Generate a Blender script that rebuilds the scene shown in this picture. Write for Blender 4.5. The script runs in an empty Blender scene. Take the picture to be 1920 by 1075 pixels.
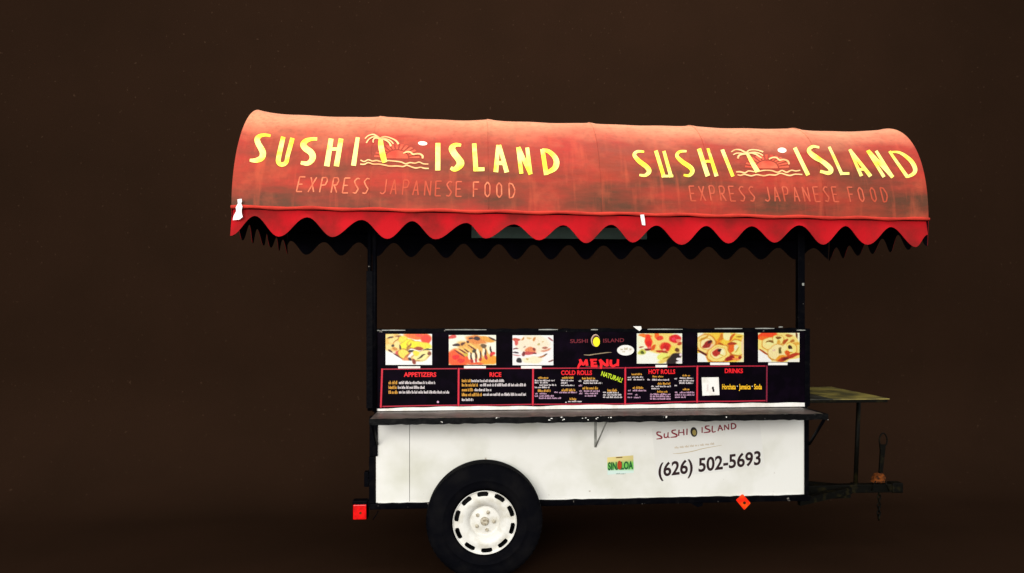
import bpy, bmesh, math, random
import numpy as np
from mathutils import Vector, Matrix

random.seed(7)
sc = bpy.context.scene
C = sc.collection
R = math.radians

# ------------------------------------------------------------------ camera
F, PX, PY = 1400.0, 996.0, 590.0            # focal length and principal point in photo pixels
CAM = Vector((0.0, -4.38, 1.497)); YAW = math.atan((PX - 885.0) / F)
cd = bpy.data.cameras.new('camera'); cam = bpy.data.objects.new('camera', cd); C.objects.link(cam)
cam.location = CAM; cam.rotation_euler = (R(90), 0, -YAW)
cd.sensor_width = 36.0; cd.lens = F / 1920 * 36.0
cd.shift_x = (960 - PX) / 1920; cd.shift_y = (PY - 537.5) / 1920
cd.clip_start = 0.05; cd.clip_end = 200
sc.camera = cam
# ------------------------------------------------------------------ light
w = bpy.data.worlds.new('World'); sc.world = w; w.use_nodes = True
bg = w.node_tree.nodes['Background']; bg.inputs[0].default_value = (0.95, 0.98, 1.0, 1); bg.inputs[1].default_value = 1.02
def area(name, loc, target, size, size_y, power, col):
    l = bpy.data.lights.new(name, 'AREA'); l.shape = 'RECTANGLE'; l.size = size; l.size_y = size_y
    l.energy = power; l.color = col
    o = bpy.data.objects.new(name, l); C.objects.link(o); o.location = loc
    o.rotation_euler = (Vector(target) - Vector(loc)).to_track_quat('-Z', 'Y').to_euler()
    return o
area('key_softbox', (-1.7, -8.4, 3.0), (0.3, 0.3, 1.2), 5.0, 3.0, 680, (1.0, 0.97, 0.92))
area('top_softbox', (0.6, -0.4, 5.4), (0.3, 0.35, 2.0), 6.0, 1.6, 120, (1.0, 0.96, 0.9))
sc.view_settings.view_transform = 'Standard'; sc.view_settings.look = 'None'
sc.view_settings.exposure = 0.0; sc.view_settings.gamma = 1.0; sc.view_settings.use_curve_mapping = False

# ------------------------------------------------------------------ pixel -> place
FW = Vector((math.sin(YAW), math.cos(YAW), 0)); RT = Vector((math.cos(YAW), -math.sin(YAW), 0)); UP = Vector((0, 0, 1))
def ray(px, py): return FW + RT * ((px - PX) / F) + UP * (-(py - PY) / F)
def P(px, py, Y):
    d = ray(px, py); return CAM + d * ((Y - CAM.y) / d.y)

# ------------------------------------------------------------------ materials
def lin(r, g, b, k=1.0):
    def f(c):
        c /= 255.0
        return (c / 12.92 if c <= 0.04045 else ((c + 0.055) / 1.055) ** 2.4) * k
    return (f(r), f(g), f(b), 1.0)
def mat(name, col, rough=0.6, spec=0.3, col2=None, scale=8, amount=0.5, lo=0.45, hi=0.7, bump=0.0, bscale=60, metal=0.0,
        chips=None, chip_scale=40, chip_lo=0.68, chip_hi=0.72, detail=6):
    m = bpy.data.materials.new(name); m.use_nodes = True; nt = m.node_tree; N = nt.nodes; L = nt.links
    b = N['Principled BSDF']; b.inputs['Roughness'].default_value = rough; b.inputs['Specular IOR Level'].default_value = spec
    b.inputs['Metallic'].default_value = metal
    b.inputs['Base Color'].default_value = col
    tc = N.new('ShaderNodeTexCoord'); src = None
    if col2:
        n = N.new('ShaderNodeTexNoise'); n.inputs['Scale'].default_value = scale; n.inputs['Detail'].default_value = detail
        L.new(tc.outputs['Object'], n.inputs['Vector'])
        mr = N.new('ShaderNodeMapRange'); mr.inputs[1].default_value = lo; mr.inputs[2].default_value = hi; mr.inputs[4].default_value = amount
        L.new(n.outputs['Fac'], mr.inputs[0])
        mx = N.new('ShaderNodeMix'); mx.data_type = 'RGBA'; mx.inputs[6].default_value = col; mx.inputs[7].default_value = col2
        L.new(mr.outputs[0], mx.inputs[0]); src = mx.outputs[2]
    if chips:
        n = N.new('ShaderNodeTexNoise'); n.inputs['Scale'].default_value = chip_scale; n.inputs['Detail'].default_value = 3
        L.new(tc.outputs['Object'], n.inputs['Vector'])
        mr = N.new('ShaderNodeMapRange'); mr.inputs[1].default_value = chip_lo; mr.inputs[2].default_value = chip_hi
        L.new(n.outputs['Fac'], mr.inputs[0])
        mx = N.new('ShaderNodeMix'); mx.data_type = 'RGBA'; mx.inputs[7].default_value = chips
        if src: L.new(src, mx.inputs[6])
        else: mx.inputs[6].default_value = col
        L.new(mr.outputs[0], mx.inputs[0]); src = mx.outputs[2]
    if src: L.new(src, b.inputs['Base Color'])
    if bump:
        n = N.new('ShaderNodeTexNoise'); n.inputs['Scale'].default_value = bscale; n.inputs['Detail'].default_value = 4
        L.new(tc.outputs['Object'], n.inputs['Vector'])
        bp = N.new('ShaderNodeBump'); bp.inputs['Strength'].default_value = bump; bp.inputs['Distance'].default_value = 0.01
        L.new(n.outputs['Fac'], bp.inputs['Height']); L.new(bp.outputs[0], b.inputs['Normal'])
    return m
def attr_mat(name, rough=0.4, spec=0.3):
    m = bpy.data.materials.new(name); m.use_nodes = True; nt = m.node_tree
    a = nt.nodes.new('ShaderNodeVertexColor'); a.layer_name = 'print'
    b = nt.nodes['Principled BSDF']; b.inputs['Roughness'].default_value = rough; b.inputs['Specular IOR Level'].default_value = spec
    nt.links.new(a.outputs[0], b.inputs['Base Color'])
    return m
M = {}
M['backdrop'] = mat('backdrop_paper', lin(39, 25.3, 17), 0.95, 0.0, lin(34, 22.3, 14.7), 1.3, 0.6, 0.4, 0.7,
                    chips=lin(56, 40, 29), chip_scale=34, chip_lo=0.69, chip_hi=0.75, bump=0.15, bscale=120)
M['black'] = mat('black_frame_paint', (0.0012, 0.0012, 0.0022, 1), 0.5, 0.02, (0.006, 0.005, 0.005, 1), 22, 0.6, 0.5, 0.75,
                 chips=(0.16, 0.14, 0.12, 1), chip_scale=34, chip_lo=0.72, chip_hi=0.76, bump=0.3, bscale=40)
M['worn_black'] = mat('worn_black_edge_paint', (0.0018, 0.0018, 0.002, 1), 0.5, 0.06, (0.012, 0.011, 0.010, 1), 30, 0.6, 0.5, 0.75,
                 chips=(0.6, 0.57, 0.52, 1), chip_scale=26, chip_lo=0.675, chip_hi=0.70, bump=0.4, bscale=50)
M['white'] = mat('white_panel_paint', (0.80, 0.785, 0.73, 1), 0.5, 0.3, (0.58, 0.57, 0.46, 1), 3.4, 0.8, 0.44, 0.74,
                 chips=(0.30, 0.22, 0.14, 1), chip_scale=19, chip_lo=0.715, chip_hi=0.77, bump=0.06, bscale=14)
M['decal'] = mat('white_decal_film', (0.76, 0.745, 0.70, 1), 0.35, 0.4, (0.68, 0.66, 0.58, 1), 5, 0.5)
M['steel'] = mat('grey_shelf_steel', lin(112, 98, 92), 0.42, 0.4, lin(72, 66, 58), 9, 0.9, 0.4, 0.65, metal=0.35, bump=0.1, bscale=30,
                 chips=lin(150, 140, 118), chip_scale=14, chip_lo=0.62, chip_hi=0.75)
M['zinc'] = mat('grey_bracket_zinc', lin(150, 150, 142), 0.5, 0.4, lin(95, 95, 84), 25, 0.8)
M['platform_lit'] = mat('lit_stained_platform_sheet', lin(150, 134, 66), 0.5, 0.3, lin(80, 74, 44), 7, 1.0, 0.38, 0.62, bump=0.1)  # brighter lit tone of the platform painted in, with stains
M['platform'] = mat('shaded_platform_sheet', lin(66, 64, 54), 0.5, 0.3, lin(38, 38, 32), 7, 1.0, 0.38, 0.62, bump=0.1)  # darker shaded tone of the same platform painted in
M['tongue'] = mat('oily_drawbar_paint', lin(10, 9, 6), 0.55, 0.06, lin(44, 38, 16), 20, 0.8, 0.52, 0.8, bump=0.3, bscale=50)
M['rust'] = mat('rusty_iron', lin(120, 62, 22), 0.85, 0.1, lin(42, 24, 12), 45, 1.0, 0.4, 0.6, bump=0.5, bscale=90)
M['tyre'] = mat('black_rubber', (0.0022, 0.0022, 0.0034, 1), 0.75, 0.025, (0.006, 0.0055, 0.006, 1), 9, 0.8, 0.45, 0.7, bump=0.2, bscale=70)
M['rim'] = mat('white_wheel_enamel', (0.74, 0.72, 0.66, 1), 0.4, 0.3, (0.52, 0.48, 0.38, 1), 16, 0.8, 0.48, 0.72,
               chips=(0.22, 0.12, 0.05, 1), chip_scale=38, chip_lo=0.74, chip_hi=0.78)
M['nut'] = mat('grimy_cream_enamel', (0.52, 0.47, 0.36, 1), 0.5, 0.2, (0.16, 0.11, 0.06, 1), 70, 0.9, 0.45, 0.65)
M['drum'] = mat('dark_brake_drum', (0.006, 0.006, 0.006, 1), 0.8, 0.1)
M['interior_shade'] = mat('black_interior_shade', (0.003, 0.003, 0.005, 1), 0.95, 0.05, (0.008, 0.006, 0.012, 1), 6, 0.6)  # shade inside the awning, put into the colour as black cloth
M['valance'] = mat('crimson_valance_cloth', lin(176, 18, 26), 0.85, 0.1, lin(118, 26, 24), 6, 0.9, 0.40, 0.66, bump=0.25, bscale=25)
M['grey_panel'] = mat('faded_green_grey_sheet', lin(150, 176, 160), 0.8, 0.1, lin(120, 140, 128), 7, 0.8)
M['tape'] = mat('white_tape', (0.85, 0.84, 0.80, 1), 0.5, 0.3)
M['banner'] = mat('black_menu_vinyl', lin(6, 3, 8), 0.5, 0.015, lin(15, 6, 19), 12, 0.8)
M['red_lens'] = mat('red_lamp_lens', lin(232, 10, 8), 0.3, 0.3, lin(170, 4, 4), 40, 0.7)
M['orange'] = mat('orange_reflector', lin(255, 92, 14), 0.3, 0.4, lin(255, 40, 8), 22, 1.0, 0.4, 0.6)
M['cream'] = mat('cream_strip', (0.80, 0.77, 0.72, 1), 0.45, 0.3, (0.62, 0.58, 0.5, 1), 18, 0.8)
M['print'] = attr_mat('printed_picture')

def canopy_mat():
    m = bpy.data.materials.new('faded_red_canvas'); m.use_nodes = True; nt = m.node_tree; N = nt.nodes; L = nt.links
    b = N['Principled BSDF']; b.inputs['Roughness'].default_value = 0.62; b.inputs['Specular IOR Level'].default_value = 0.2
    b.inputs['Sheen Weight'].default_value = 0.08
    tc = N.new('ShaderNodeTexCoord')
    def noise(scale, detail, mapscale=(1, 1, 1), rough=0.55):
        mp = N.new('ShaderNodeMapping'); mp.inputs['Scale'].default_value = mapscale
        n = N.new('ShaderNodeTexNoise'); n.inputs['Scale'].default_value = scale; n.inputs['Detail'].default_value = detail
        n.inputs['Roughness'].default_value = rough
        L.new(tc.outputs['Object'], mp.inputs[0]); L.new(mp.outputs[0], n.inputs['Vector']); return n.outputs['Fac']
    def rng(x, a, c, d=0.0, e=1.0):
        r = N.new('ShaderNodeMapRange'); r.inputs[1].default_value = a; r.inputs[2].default_value = c
        r.inputs[3].default_value = d; r.inputs[4].default_value = e; L.new(x, r.inputs[0]); return r.outputs[0]
    def mix(f, a, c):
        x = N.new('ShaderNodeMix'); x.data_type = 'RGBA'
        L.new(f, x.inputs[0])
        if isinstance(a, tuple): x.inputs[6].default_value = a
        else: L.new(a, x.inputs[6])
        x.inputs[7].default_value = c; return x.outputs[2]
    def mul(a, c):
        x = N.new('ShaderNodeMath'); x.operation = 'MULTIPLY'; L.new(a, x.inputs[0])
        if isinstance(c, float): x.inputs[1].default_value = c
        else: L.new(c, x.inputs[1])
        return x.outputs[0]
    def add(a, c):
        x = N.new('ShaderNodeMath'); x.operation = 'ADD'; L.new(a, x.inputs[0]); L.new(c, x.inputs[1]); return x.outputs[0]
    at = N.new('ShaderNodeAttribute'); at.attribute_name = 'girth'     # 0 at the eave, 1 at the ridge (weathering and painted highlight run with it)
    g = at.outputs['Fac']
    col = mix(rng(noise(2.6, 5), 0.40, 0.62), lin(152, 54, 32), lin(170, 44, 30))
    # grime collected on the lower skirt of the cloth, streaked along the cloth
    gr = mul(rng(noise(2.2, 6, (0.8, 1, 3.0)), 0.36, 0.62), rng(g, 0.50, 0.18))
    col = mix(mul(gr, 0.95), col, lin(84, 50, 30))
    # sun-bleached shoulder plus highlight painted into the colour, uneven from panel to panel
    bleach_highlight = rng(add(g, mul(rng(noise(1.7, 5, (1, 1, 2)), 0.3, 0.7, -0.5, 0.5), 0.20)), 0.40, 0.72)
    col = mix(mul(bleach_highlight, 0.9), col, lin(226, 150, 108))
    pk = mul(rng(noise(9, 5), 0.5, 0.72), 0.25)
    col = mix(pk, col, lin(206, 92, 60))
    col = mix(mul(rng(noise(34, 6), 0.48, 0.70), 0.30), col, lin(120, 52, 34))
    col = mix(mul(rng(noise(5, 6, (5.0, 1, 0.5)), 0.56, 0.74), 0.30), col, lin(206, 84, 52))
    L.new(col, b.inputs['Base Color'])
    wv = noise(420, 2); crease = noise(7, 4, (0.6, 1, 2.2))
    bp = N.new('ShaderNodeBump'); bp.inputs['Strength'].default_value = 0.12; bp.inputs['Distance'].default_value = 0.003; L.new(wv, bp.inputs['Height'])
    b2 = N.new('ShaderNodeBump'); b2.inputs['Strength'].default_value = 0.35; b2.inputs['Distance'].default_value = 0.02; L.new(crease, b2.inputs['Height'])
    L.new(bp.outputs[0], b2.inputs['Normal']); L.new(b2.outputs[0], b.inputs['Normal'])
    return m
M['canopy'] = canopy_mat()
_ink = {}
def ink(r, g, b, k=0.85, rough=0.5):
    key = (r, g, b, k)
    if key not in _ink:
        c1 = lin(r, g, b, k); c2 = tuple(x * 0.75 for x in c1[:3]) + (1,)
        _ink[key] = mat('ink_%d_%d_%d' % (r, g, b), c1, rough, 0.25, c2, 60, 0.5)
    return _ink[key]

# ------------------------------------------------------------------ mesh helpers
ROOT = Vector((-0.26, 0.36, 0.0))
def link(name, me, m, parent, smooth=False):
    me.materials.append(m)
    for p in me.polygons: p.use_smooth = smooth
    o = bpy.data.objects.new(name, me); C.objects.link(o)
    if parent is not None: o.parent = parent
    return o
def obj(name, bm, m, parent, smooth=False):
    if parent is not None:
        for v in bm.verts: v.co -= ROOT
    me = bpy.data.meshes.new(name); bmesh.ops.recalc_face_normals(bm, faces=bm.faces); bm.to_mesh(me); bm.free()
    return link(name, me, m, parent, smooth)
def pyobj(name, verts, faces, m, parent, smooth=False):
    vs = [tuple(Vector(v) - (ROOT if parent is not None else Vector((0, 0, 0)))) for v in verts]
    me = bpy.data.meshes.new(name); me.from_pydata(vs, [], faces); me.update()
    return link(name, me, m, parent, smooth)
def box(bm, a, b, bev=0.0):
    lo = [min(a[i], b[i]) for i in range(3)]; hi = [max(a[i], b[i]) for i in range(3)]
    r = bmesh.ops.create_cube(bm, size=1.0); vs = r['verts']
    for v in vs:
        for i in range(3): v.co[i] = lo[i] + (v.co[i] + 0.5) * (hi[i] - lo[i])
    if bev:
        es = {e for v in vs for e in v.link_edges}
        bmesh.ops.bevel(bm, geom=list(es), offset=bev, segments=2, affect='EDGES', profile=0.6)
def boxobj(name, a, b, m, parent, bev=0.003):
    bm = bmesh.new(); box(bm, a, b, bev); return obj(name, bm, m, parent)
def tube(bm, pts, r, seg=10, caps=True):
    pts = [Vector(p) for p in pts]; rings = []
    n = len(pts); rad = r if isinstance(r, (list, tuple)) else [r] * n
    t0 = (pts[1] - pts[0]).normalized()
    nrm = t0.orthogonal().normalized()
    for i in range(n):
        t = (pts[min(i + 1, n - 1)] - pts[max(i - 1, 0)]).normalized()
        nrm = (nrm - t * nrm.dot(t)).normalized(); bn = t.cross(nrm)
        rings.append([bm.verts.new(pts[i] + nrm * (math.cos(2 * math.pi * k / seg) * rad[i]) + bn * (math.sin(2 * math.pi * k / seg) * rad[i])) for k in range(seg)])
    for i in range(n - 1):
        for k in range(seg):
            bm.faces.new((rings[i][k], rings[i][(k + 1) % seg], rings[i + 1][(k + 1) % seg], rings[i + 1][k]))
    if caps: bm.faces.new(rings[0]); bm.faces.new(rings[-1])
def tubeobj(name, pts, r, m, parent, seg=10):
    bm = bmesh.new(); tube(bm, pts, r, seg); return obj(name, bm, m, parent, True)
def prism(bm, pts, d):
    """closed polygon pts (3D) extruded by vector d"""
    a = [bm.verts.new(Vector(p)) for p in pts]; b = [bm.verts.new(Vector(p) + Vector(d)) for p in pts]
    bm.faces.new(a); bm.faces.new(b[::-1]); n = len(pts)
    for i in range(n): bm.faces.new((a[i], a[(i + 1) % n], b[(i + 1) % n], b[i]))
def ramp(x, xs, ys): return float(np.interp(x, xs, ys))

# ================================================================== setting
def backdrop():
    WY, RAD = 2.3, 1.1
    prof = [(-9.0, 0.0), (-3, 0.0), (WY - RAD, 0.0)]
    for i in range(1, 13):
        a = i / 12 * math.pi / 2
        prof.append((WY - RAD + RAD * math.sin(a), RAD - RAD * math.cos(a)))
    prof += [(WY, 3.0), (WY, 14.0)]
    vs = []; fs = []; n = len(prof)
    for x in (-24.0, 24.0): vs += [(x, y, z) for y, z in prof]
    for i in range(n - 1): fs.append((i, i + 1, n + i + 1, n + i))
    o = pyobj('floor_backdrop', vs, fs, M['backdrop'], None, True)
    o['kind'] = 'structure'
backdrop()

# ================================================================== the cart
cart = bpy.data.objects.new('food_cart', None); C.objects.link(cart); cart.location = ROOT; cart.empty_display_size = 0.3
cart['label'] = 'white towable sushi food cart with arched faded red awning and black menu board'
cart['category'] = 'food cart'

XL = P(705, 860, 0).x; XR = P(1512, 850, 0).x              # ends of the white body
DEP = 0.72                                                  # depth of the body
ZB = P(705, 943, 0).z                                       # bottom edge of the white panels
ZS = P(705, 771, 0).z                                       # counter height (back edge of the shelf)
ZT = P(705, 617, 0).z                                       # top of the menu board
CY = DEP / 2
# ---- body ---------------------------------------------------------
body = boxobj('body', (XL + 0.02, 0.022, ZB - 0.004), (XR - 0.02, DEP - 0.022, ZS - 0.035), M['black'], cart, 0.004)
body['label'] = 'dark inner box of the cart behind the white side panels'
xs = P(768, 860, 0).x
for a, b_ in ((XL, xs - 0.0012), (xs + 0.0012, XR)):
    boxobj('side_panel', (a, 0.0, ZB), (b_, 0.02, ZS - 0.03), M['white'], body, 0.0015)
boxobj('side_panel', (XL, DEP - 0.02, ZB), (XR, DEP, ZS - 0.03), M['white'], body, 0.0015)
for x in (XL - 0.002, XR - 0.016):
    boxobj('end_panel', (x, 0.0225, ZB), (x + 0.018, DEP - 0.0225, ZS - 0.03), M['white'], body, 0.0015)
# rolled lower edge: slightly uneven bead of dirt-spotted sealant under the panels
bm = bmesh.new()
tube(bm, [(XL + 0.01 + (XR - XL - 0.02) * i / 60, -0.001, ZB + 0.001 + random.uniform(-.002, .0025)) for i in range(61)], [random.uniform(.002, .0045) for i in range(61)], 6)
obj('sealant_bead', bm, M['white'], body, True)
# ---- chassis frame -------------------------------------------------
zf0, zf1 = P(705, 955, 0).z, ZB - 0.003
ch = boxobj('chassis', (XL - 0.035, -0.012, zf0), (XR + 0.02, 0.03, zf1), M['black'], cart, 0.004)
for a, b_ in (((XL - 0.035, DEP - 0.03, zf0), (XR + 0.02, DEP + 0.012, zf1)), ((XL - 0.037, 0.0305, zf0), (XL + 0.01, DEP - 0.0305, zf1)),
              ((XR - 0.03, 0.0305, zf0), (XR + 0.022, DEP - 0.0305, zf1)), ((-0.35, 0.0305, zf0), (-0.31, DEP - 0.0305, zf1)), ((0.45, 0.0305, zf0), (0.49, DEP - 0.0305, zf1))):
    boxobj('cross_rail' if abs(b_[1] - a[1]) > 0.2 else 'side_rail', a, b_, M['black'], ch, 0.003)
# corner uprights of the body
boxobj('corner_upright', (P(692, 870, -.01).x, -0.014, zf1 + 0.002), (P(702, 870, -.01).x, 0.03, P(700, 856, 0).z), M['black'], ch, 0.003)
boxobj('corner_upright', (P(693, 830, -.01).x, -0.018, P(700, 855, 0).z), (P(708, 830, -.01).x, 0.034, ZS - 0.03), M['black'], ch, 0.004)
boxobj('corner_upright', (P(1509, 850, -.01).x, -0.010, ZB - 0.002), (P(1517, 850, -.01).x, 0.03, ZS - 0.03), M['black'], ch, 0.003)
for x in (XL - 0.03, XR - 0.005):
    boxobj('corner_upright', (x, DEP - 0.03, zf1 + 0.002), (x + 0.035, DEP + 0.01, ZS - 0.03), M['black'], ch, 0.003)
# hinge block on the left end and little bracket below the frame
a = P(683.5, 884, 0.02); b_ = P(692, 912, 0.02)
boxobj('hinge_block', (a.x, 0.0, b_.z), (b_.x, 0.05, a.z), M['black'], ch, 0.004)
bm = bmesh.new(); prism(bm, [P(1291, 938, 0), P(1319, 937, 0), P(1317, 949, 0), P(1308, 951, 0), P(1296, 945, 0)], (0, 0.03, 0)); obj('under_bracket', bm, M['black'], ch)
tubeobj('cable', [P(709, 958, 0.02), P(706, 965, 0.02), P(701, 972, 0.02), P(699.5, 975, 0.02)], 0.003, M['black'], ch, 6)
# ---- reflector -------------------------------------------------------
q = [P(1380, 938, -0.016), P(1393, 927, -0.016), P(1408, 944, -0.016), P(1396, 957, -0.016)]
bm = bmesh.new(); prism(bm, q, (0, 0.012, 0)); bmesh.ops.bevel(bm, geom=list(bm.edges), offset=0.003, segments=2, affect='EDGES')
rf = obj('reflector', bm, M['orange'], cart); rf['label'] = 'orange diamond reflector hanging off the lower rail'
c_ = sum(q, Vector()) / 4
bm = bmesh.new(); tube(bm, [c_ + Vector((0.004, -0.001, -0.004)), c_ + Vector((0.004, -0.006, -0.004))], 0.008, 10); obj('reflector_screw', bm, M['rust'], rf)
# ---- tail light --------------------------------------------------------
a = P(662, 947, 0.0); b_ = P(687, 974, 0.0)
tl = boxobj('tail_light', (a.x - 0.006, 0.012, b_.z - 0.003), (b_.x + 0.004, 0.075, a.z + 0.020), M['black'], cart, 0.006)
tl['label'] = 'red square tail light on the rear corner'
boxobj('lens', (a.x, -0.004, b_.z), (b_.x, 0.0117, a.z), M['red_lens'], tl, 0.004)
boxobj('bracket', (b_.x + 0.0045, 0.02, a.z - 0.02), (XL - 0.0375, 0.06, a.z + 0.016), M['black'], tl, 0.003)
bm = bmesh.new(); tube(bm, [(a.x * .5 + b_.x * .5 + .005, -0.0035, a.z * .45 + b_.z * .55), (a.x * .5 + b_.x * .5 + .005, -0.007, a.z * .45 + b_.z * .55)], 0.007, 12); obj('lens_screw', bm, M['rust'], tl)

# ---- counter shelf -------------------------------------------------------
YS = -0.33
xsl, xsr = P(692, 787, YS).x, P(1553, 780, YS).x
ZSH = P(700, 786, YS).z
shelf = boxobj('shelf', (xsl + 0.002, YS + 0.0125, ZSH - 0.016), (xsr - 0.0125, -0.002, ZSH - 0.002), M['steel'], cart, 0.002)
shelf['label'] = 'grey steel serving shelf with worn black edge'
bm = bmesh.new(); n = 90; prev = None
zb = P(700, 797, YS).z
vs = []
for i in range(n + 1):
    x = xsl + (xsr - xsl) * i / n
    j1 = random.uniform(-.0018, .0018); j2 = random.uniform(-.0028, .0028)
    vs.append([bm.verts.new((x, YS - .0, zb + j2)), bm.verts.new((x, YS, ZSH + 0.001 + j1)), bm.verts.new((x, YS + .012, ZSH + 0.001 + j1)), bm.verts.new((x, YS + .012, zb + j2))])
for i in range(n):
    for k in range(4): bm.faces.new((vs[i][k], vs[i][(k + 1) % 4], vs[i + 1][(k + 1) % 4], vs[i + 1][k]))
bm.faces.new(vs[0]); bm.faces.new(vs[-1])
obj('shelf_edge', bm, M['worn_black'], shelf)
boxobj('shelf_edge', (xsr - 0.012, YS + 0.0125, zb + 0.004), (xsr, 0.0, ZSH + 0.0012), M['black'], shelf, 0.002)
boxobj('shelf_edge', (xsl - 0.0005, YS + 0.0125, zb + 0.004), (xsl + 0.0015, -0.03, ZSH - 0.002), M['black'], shelf, 0.002)
tubeobj('shelf_brace', [(xsr - 0.012, YS + 0.01, zb + 0.01), (XR + 0.012, -0.014, P(1519, 832, 0).z)], 0.0085, M['black'], shelf, 8)
tubeobj('shelf_brace', [(xsl + 0.012, YS + 0.02, zb + 0.01), (xsl + 0.002, -0.02, P(700, 832, 0).z)], 0.0085, M['black'], shelf, 8)
# zinc bracket under the middle of the shelf
xb = P(1117, 820, -0.01).x
bm = bmesh.new(); box(bm, (xb - 0.008, -0.004, P(1117, 839, 0).z), (xb + 0.008, -0.0005, zb - 0.002), 0)
obj('shelf_bracket', bm, M['zinc'], shelf)
tubeobj('bracket_strut', [(xb, -0.006, P(1117, 837, 0).z), (xb + 0.045, -0.19, ZSH - 0.022)], 0.0045, M['zinc'], shelf, 6)
tubeobj('bracket_arm', [(xb, -0.006, ZSH - 0.022), (xb + 0.045, -0.19, ZSH - 0.022)], 0.0045, M['zinc'], shelf, 6)
# pale chips of flaking paint along the front edge
for px in (1030, 1034, 1053, 1058, 1092, 1098, 1103, 1118, 1121, 1141, 1146, 1362):
    c_ = P(px, ramp(px, [700, 1550], [790, 779]) + random.uniform(-3, 3), YS - 0.0012)
    pts = [c_ + Vector((math.cos(t) * random.uniform(.002, .0085), 0, math.sin(t) * random.uniform(.001, .0038))) for t in np.linspace(0, 2 * math.pi, 7)[:-1]]
    bm = bmesh.new(); prism(bm, pts, (0, 0.0016, 0)); obj('paint_chip', bm, M['cream'], shelf)

# ---- menu board and upper box ------------------------------------------------
YB = -0.006
mb = boxobj('menu_board', (P(700, 690, YB).x, YB + 0.001, ZS + 0.004), (P(1517, 690, YB).x, 0.02, ZT - 0.004), M['black'], cart, 0.003)
mb['label'] = 'black menu board with food pictures, red boxes and price lists'
for nm, a, b_ in (('back_board', (XL - .01, DEP - .02, ZS + .004), (XR + .01, DEP, ZT - .02)), ('end_board', (XL - .012, .0205, ZS + .004), (XL + .006, DEP - .0205, ZT - .02)),
                  ('end_board', (XR - .004, .0205, ZS + .004), (XR + .014, DEP - .0205, ZT - .02)), ('counter_top', (XL - .01, .0, ZS - .0295), (XR + .01, DEP, ZS + .0035))):
    boxobj(nm, a, b_, M['black'], mb, 0.002)
# uneven angle-iron rim on top of the board
bm = bmesh.new(); vs = []; n = 70
for i in range(n + 1):
    x = P(699, 615, YB).x + (P(1518, 615, YB).x - P(699, 615, YB).x) * i / n
    t = ZT + random.uniform(-.004, .004); l = ZT - 0.020 + random.uniform(-.002, .002)
    vs.append([bm.verts.new((x, YB - .006, l)), bm.verts.new((x, YB - .006, t)), bm.verts.new((x, .03, t)), bm.verts.new((x, .03, l))])
for i in range(n):
    for k in range(4): bm.faces.new((vs[i][k], vs[i][(k + 1) % 4], vs[i + 1][(k + 1) % 4], vs[i + 1][k]))
bm.faces.new(vs[0]); bm.faces.new(vs[-1]); obj('top_rim', bm, M['black'], mb)
boxobj('side_rim', (P(1508.5, 690, YB).x, YB - .006, ZS + .006), (P(1518, 690, YB).x, YB + .0005, ZT - .022), M['black'], mb, 0.002)
boxobj('side_rim', (P(697, 690, YB).x, YB - .006, ZS + .006), (P(702, 690, YB).x, YB + .0005, ZT - .022), M['black'], mb, 0.002)
def pq(pts, Y): return [P(x, y, Y) for x, y in pts]
def flat(name, polys, Y, m, parent, th=0.0006):
    """flat printed shapes given in photo pixels, lying on the plane y = Y; a thin film with its own thickness"""
    vs = []; fs = []
    for p in polys:
        n = len(vs); vs += pq(p, Y); fs.append(tuple(range(n, n + len(p)))[::-1])
    return pyobj(name, vs, fs, m, parent)
# vinyl banner with curled lower edge; the white backing shows below it
ys_ = [(705 + i * 8.04, ramp(705 + i * 8.04, [705, 780, 870, 1010, 1100, 1180, 1300, 1509], [766.5, 764, 762, 762, 759, 759.5, 757, 755]) + .5 * math.sin(i * .7)) for i in range(101)]
lo_ = [(x, ramp(x, [705, 1509], [771, 762.5])) for x, y in ys_]
vs = pq(ys_, YB - .002) + pq(lo_, YB - .002); n = 101
pyobj('backing_strip', vs, [(i, i + 1, n + i + 1, n + i) for i in range(100)], M['cream'], mb)
flat('backing_strip', [[(702.5, 617), (706.5, 617), (705, 640), (703.5, 690), (704.5, 740), (706.5, 771), (701.5, 771), (702, 700)]], YB - .0021, M['cream'], mb)
YV = YB - .003
up_ = [(x, ramp(x, [705, 1509], [621, 617])) for x, y in ys_]
vs = pq(up_, YV) + pq(ys_, YV)
banner = pyobj('banner', vs, [(i, i + 1, n + i + 1, n + i) for i in range(100)], M['banner'], mb)
# bright scuffs along the top rim
for x0, x1, y in ((704, 712, 620), (716, 760, 619.6), (835, 912, 618.6), (1010, 1046, 618.4), (1108, 1121, 618.5), (1214, 1280, 617.8), (1340, 1392, 616.5), (1416, 1452, 616.2), (1460, 1468, 613.5), (1494, 1510, 619.5)):
    flat('rim_scuff', [[(x0, y - .8), (x0 + (x1 - x0) * .5, y - 1.2), (x1, y - .6), (x1, y + .5), (x0 + (x1 - x0) * .6, y + .9), (x0, y + .7)]], YB - .0066, M['zinc'], mb)
flat('torn_corner', [[(1187, 612), (1202, 612), (1203, 617), (1199, 621), (1193, 617)]], YB - .0068, M['cream'], mb)

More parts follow.
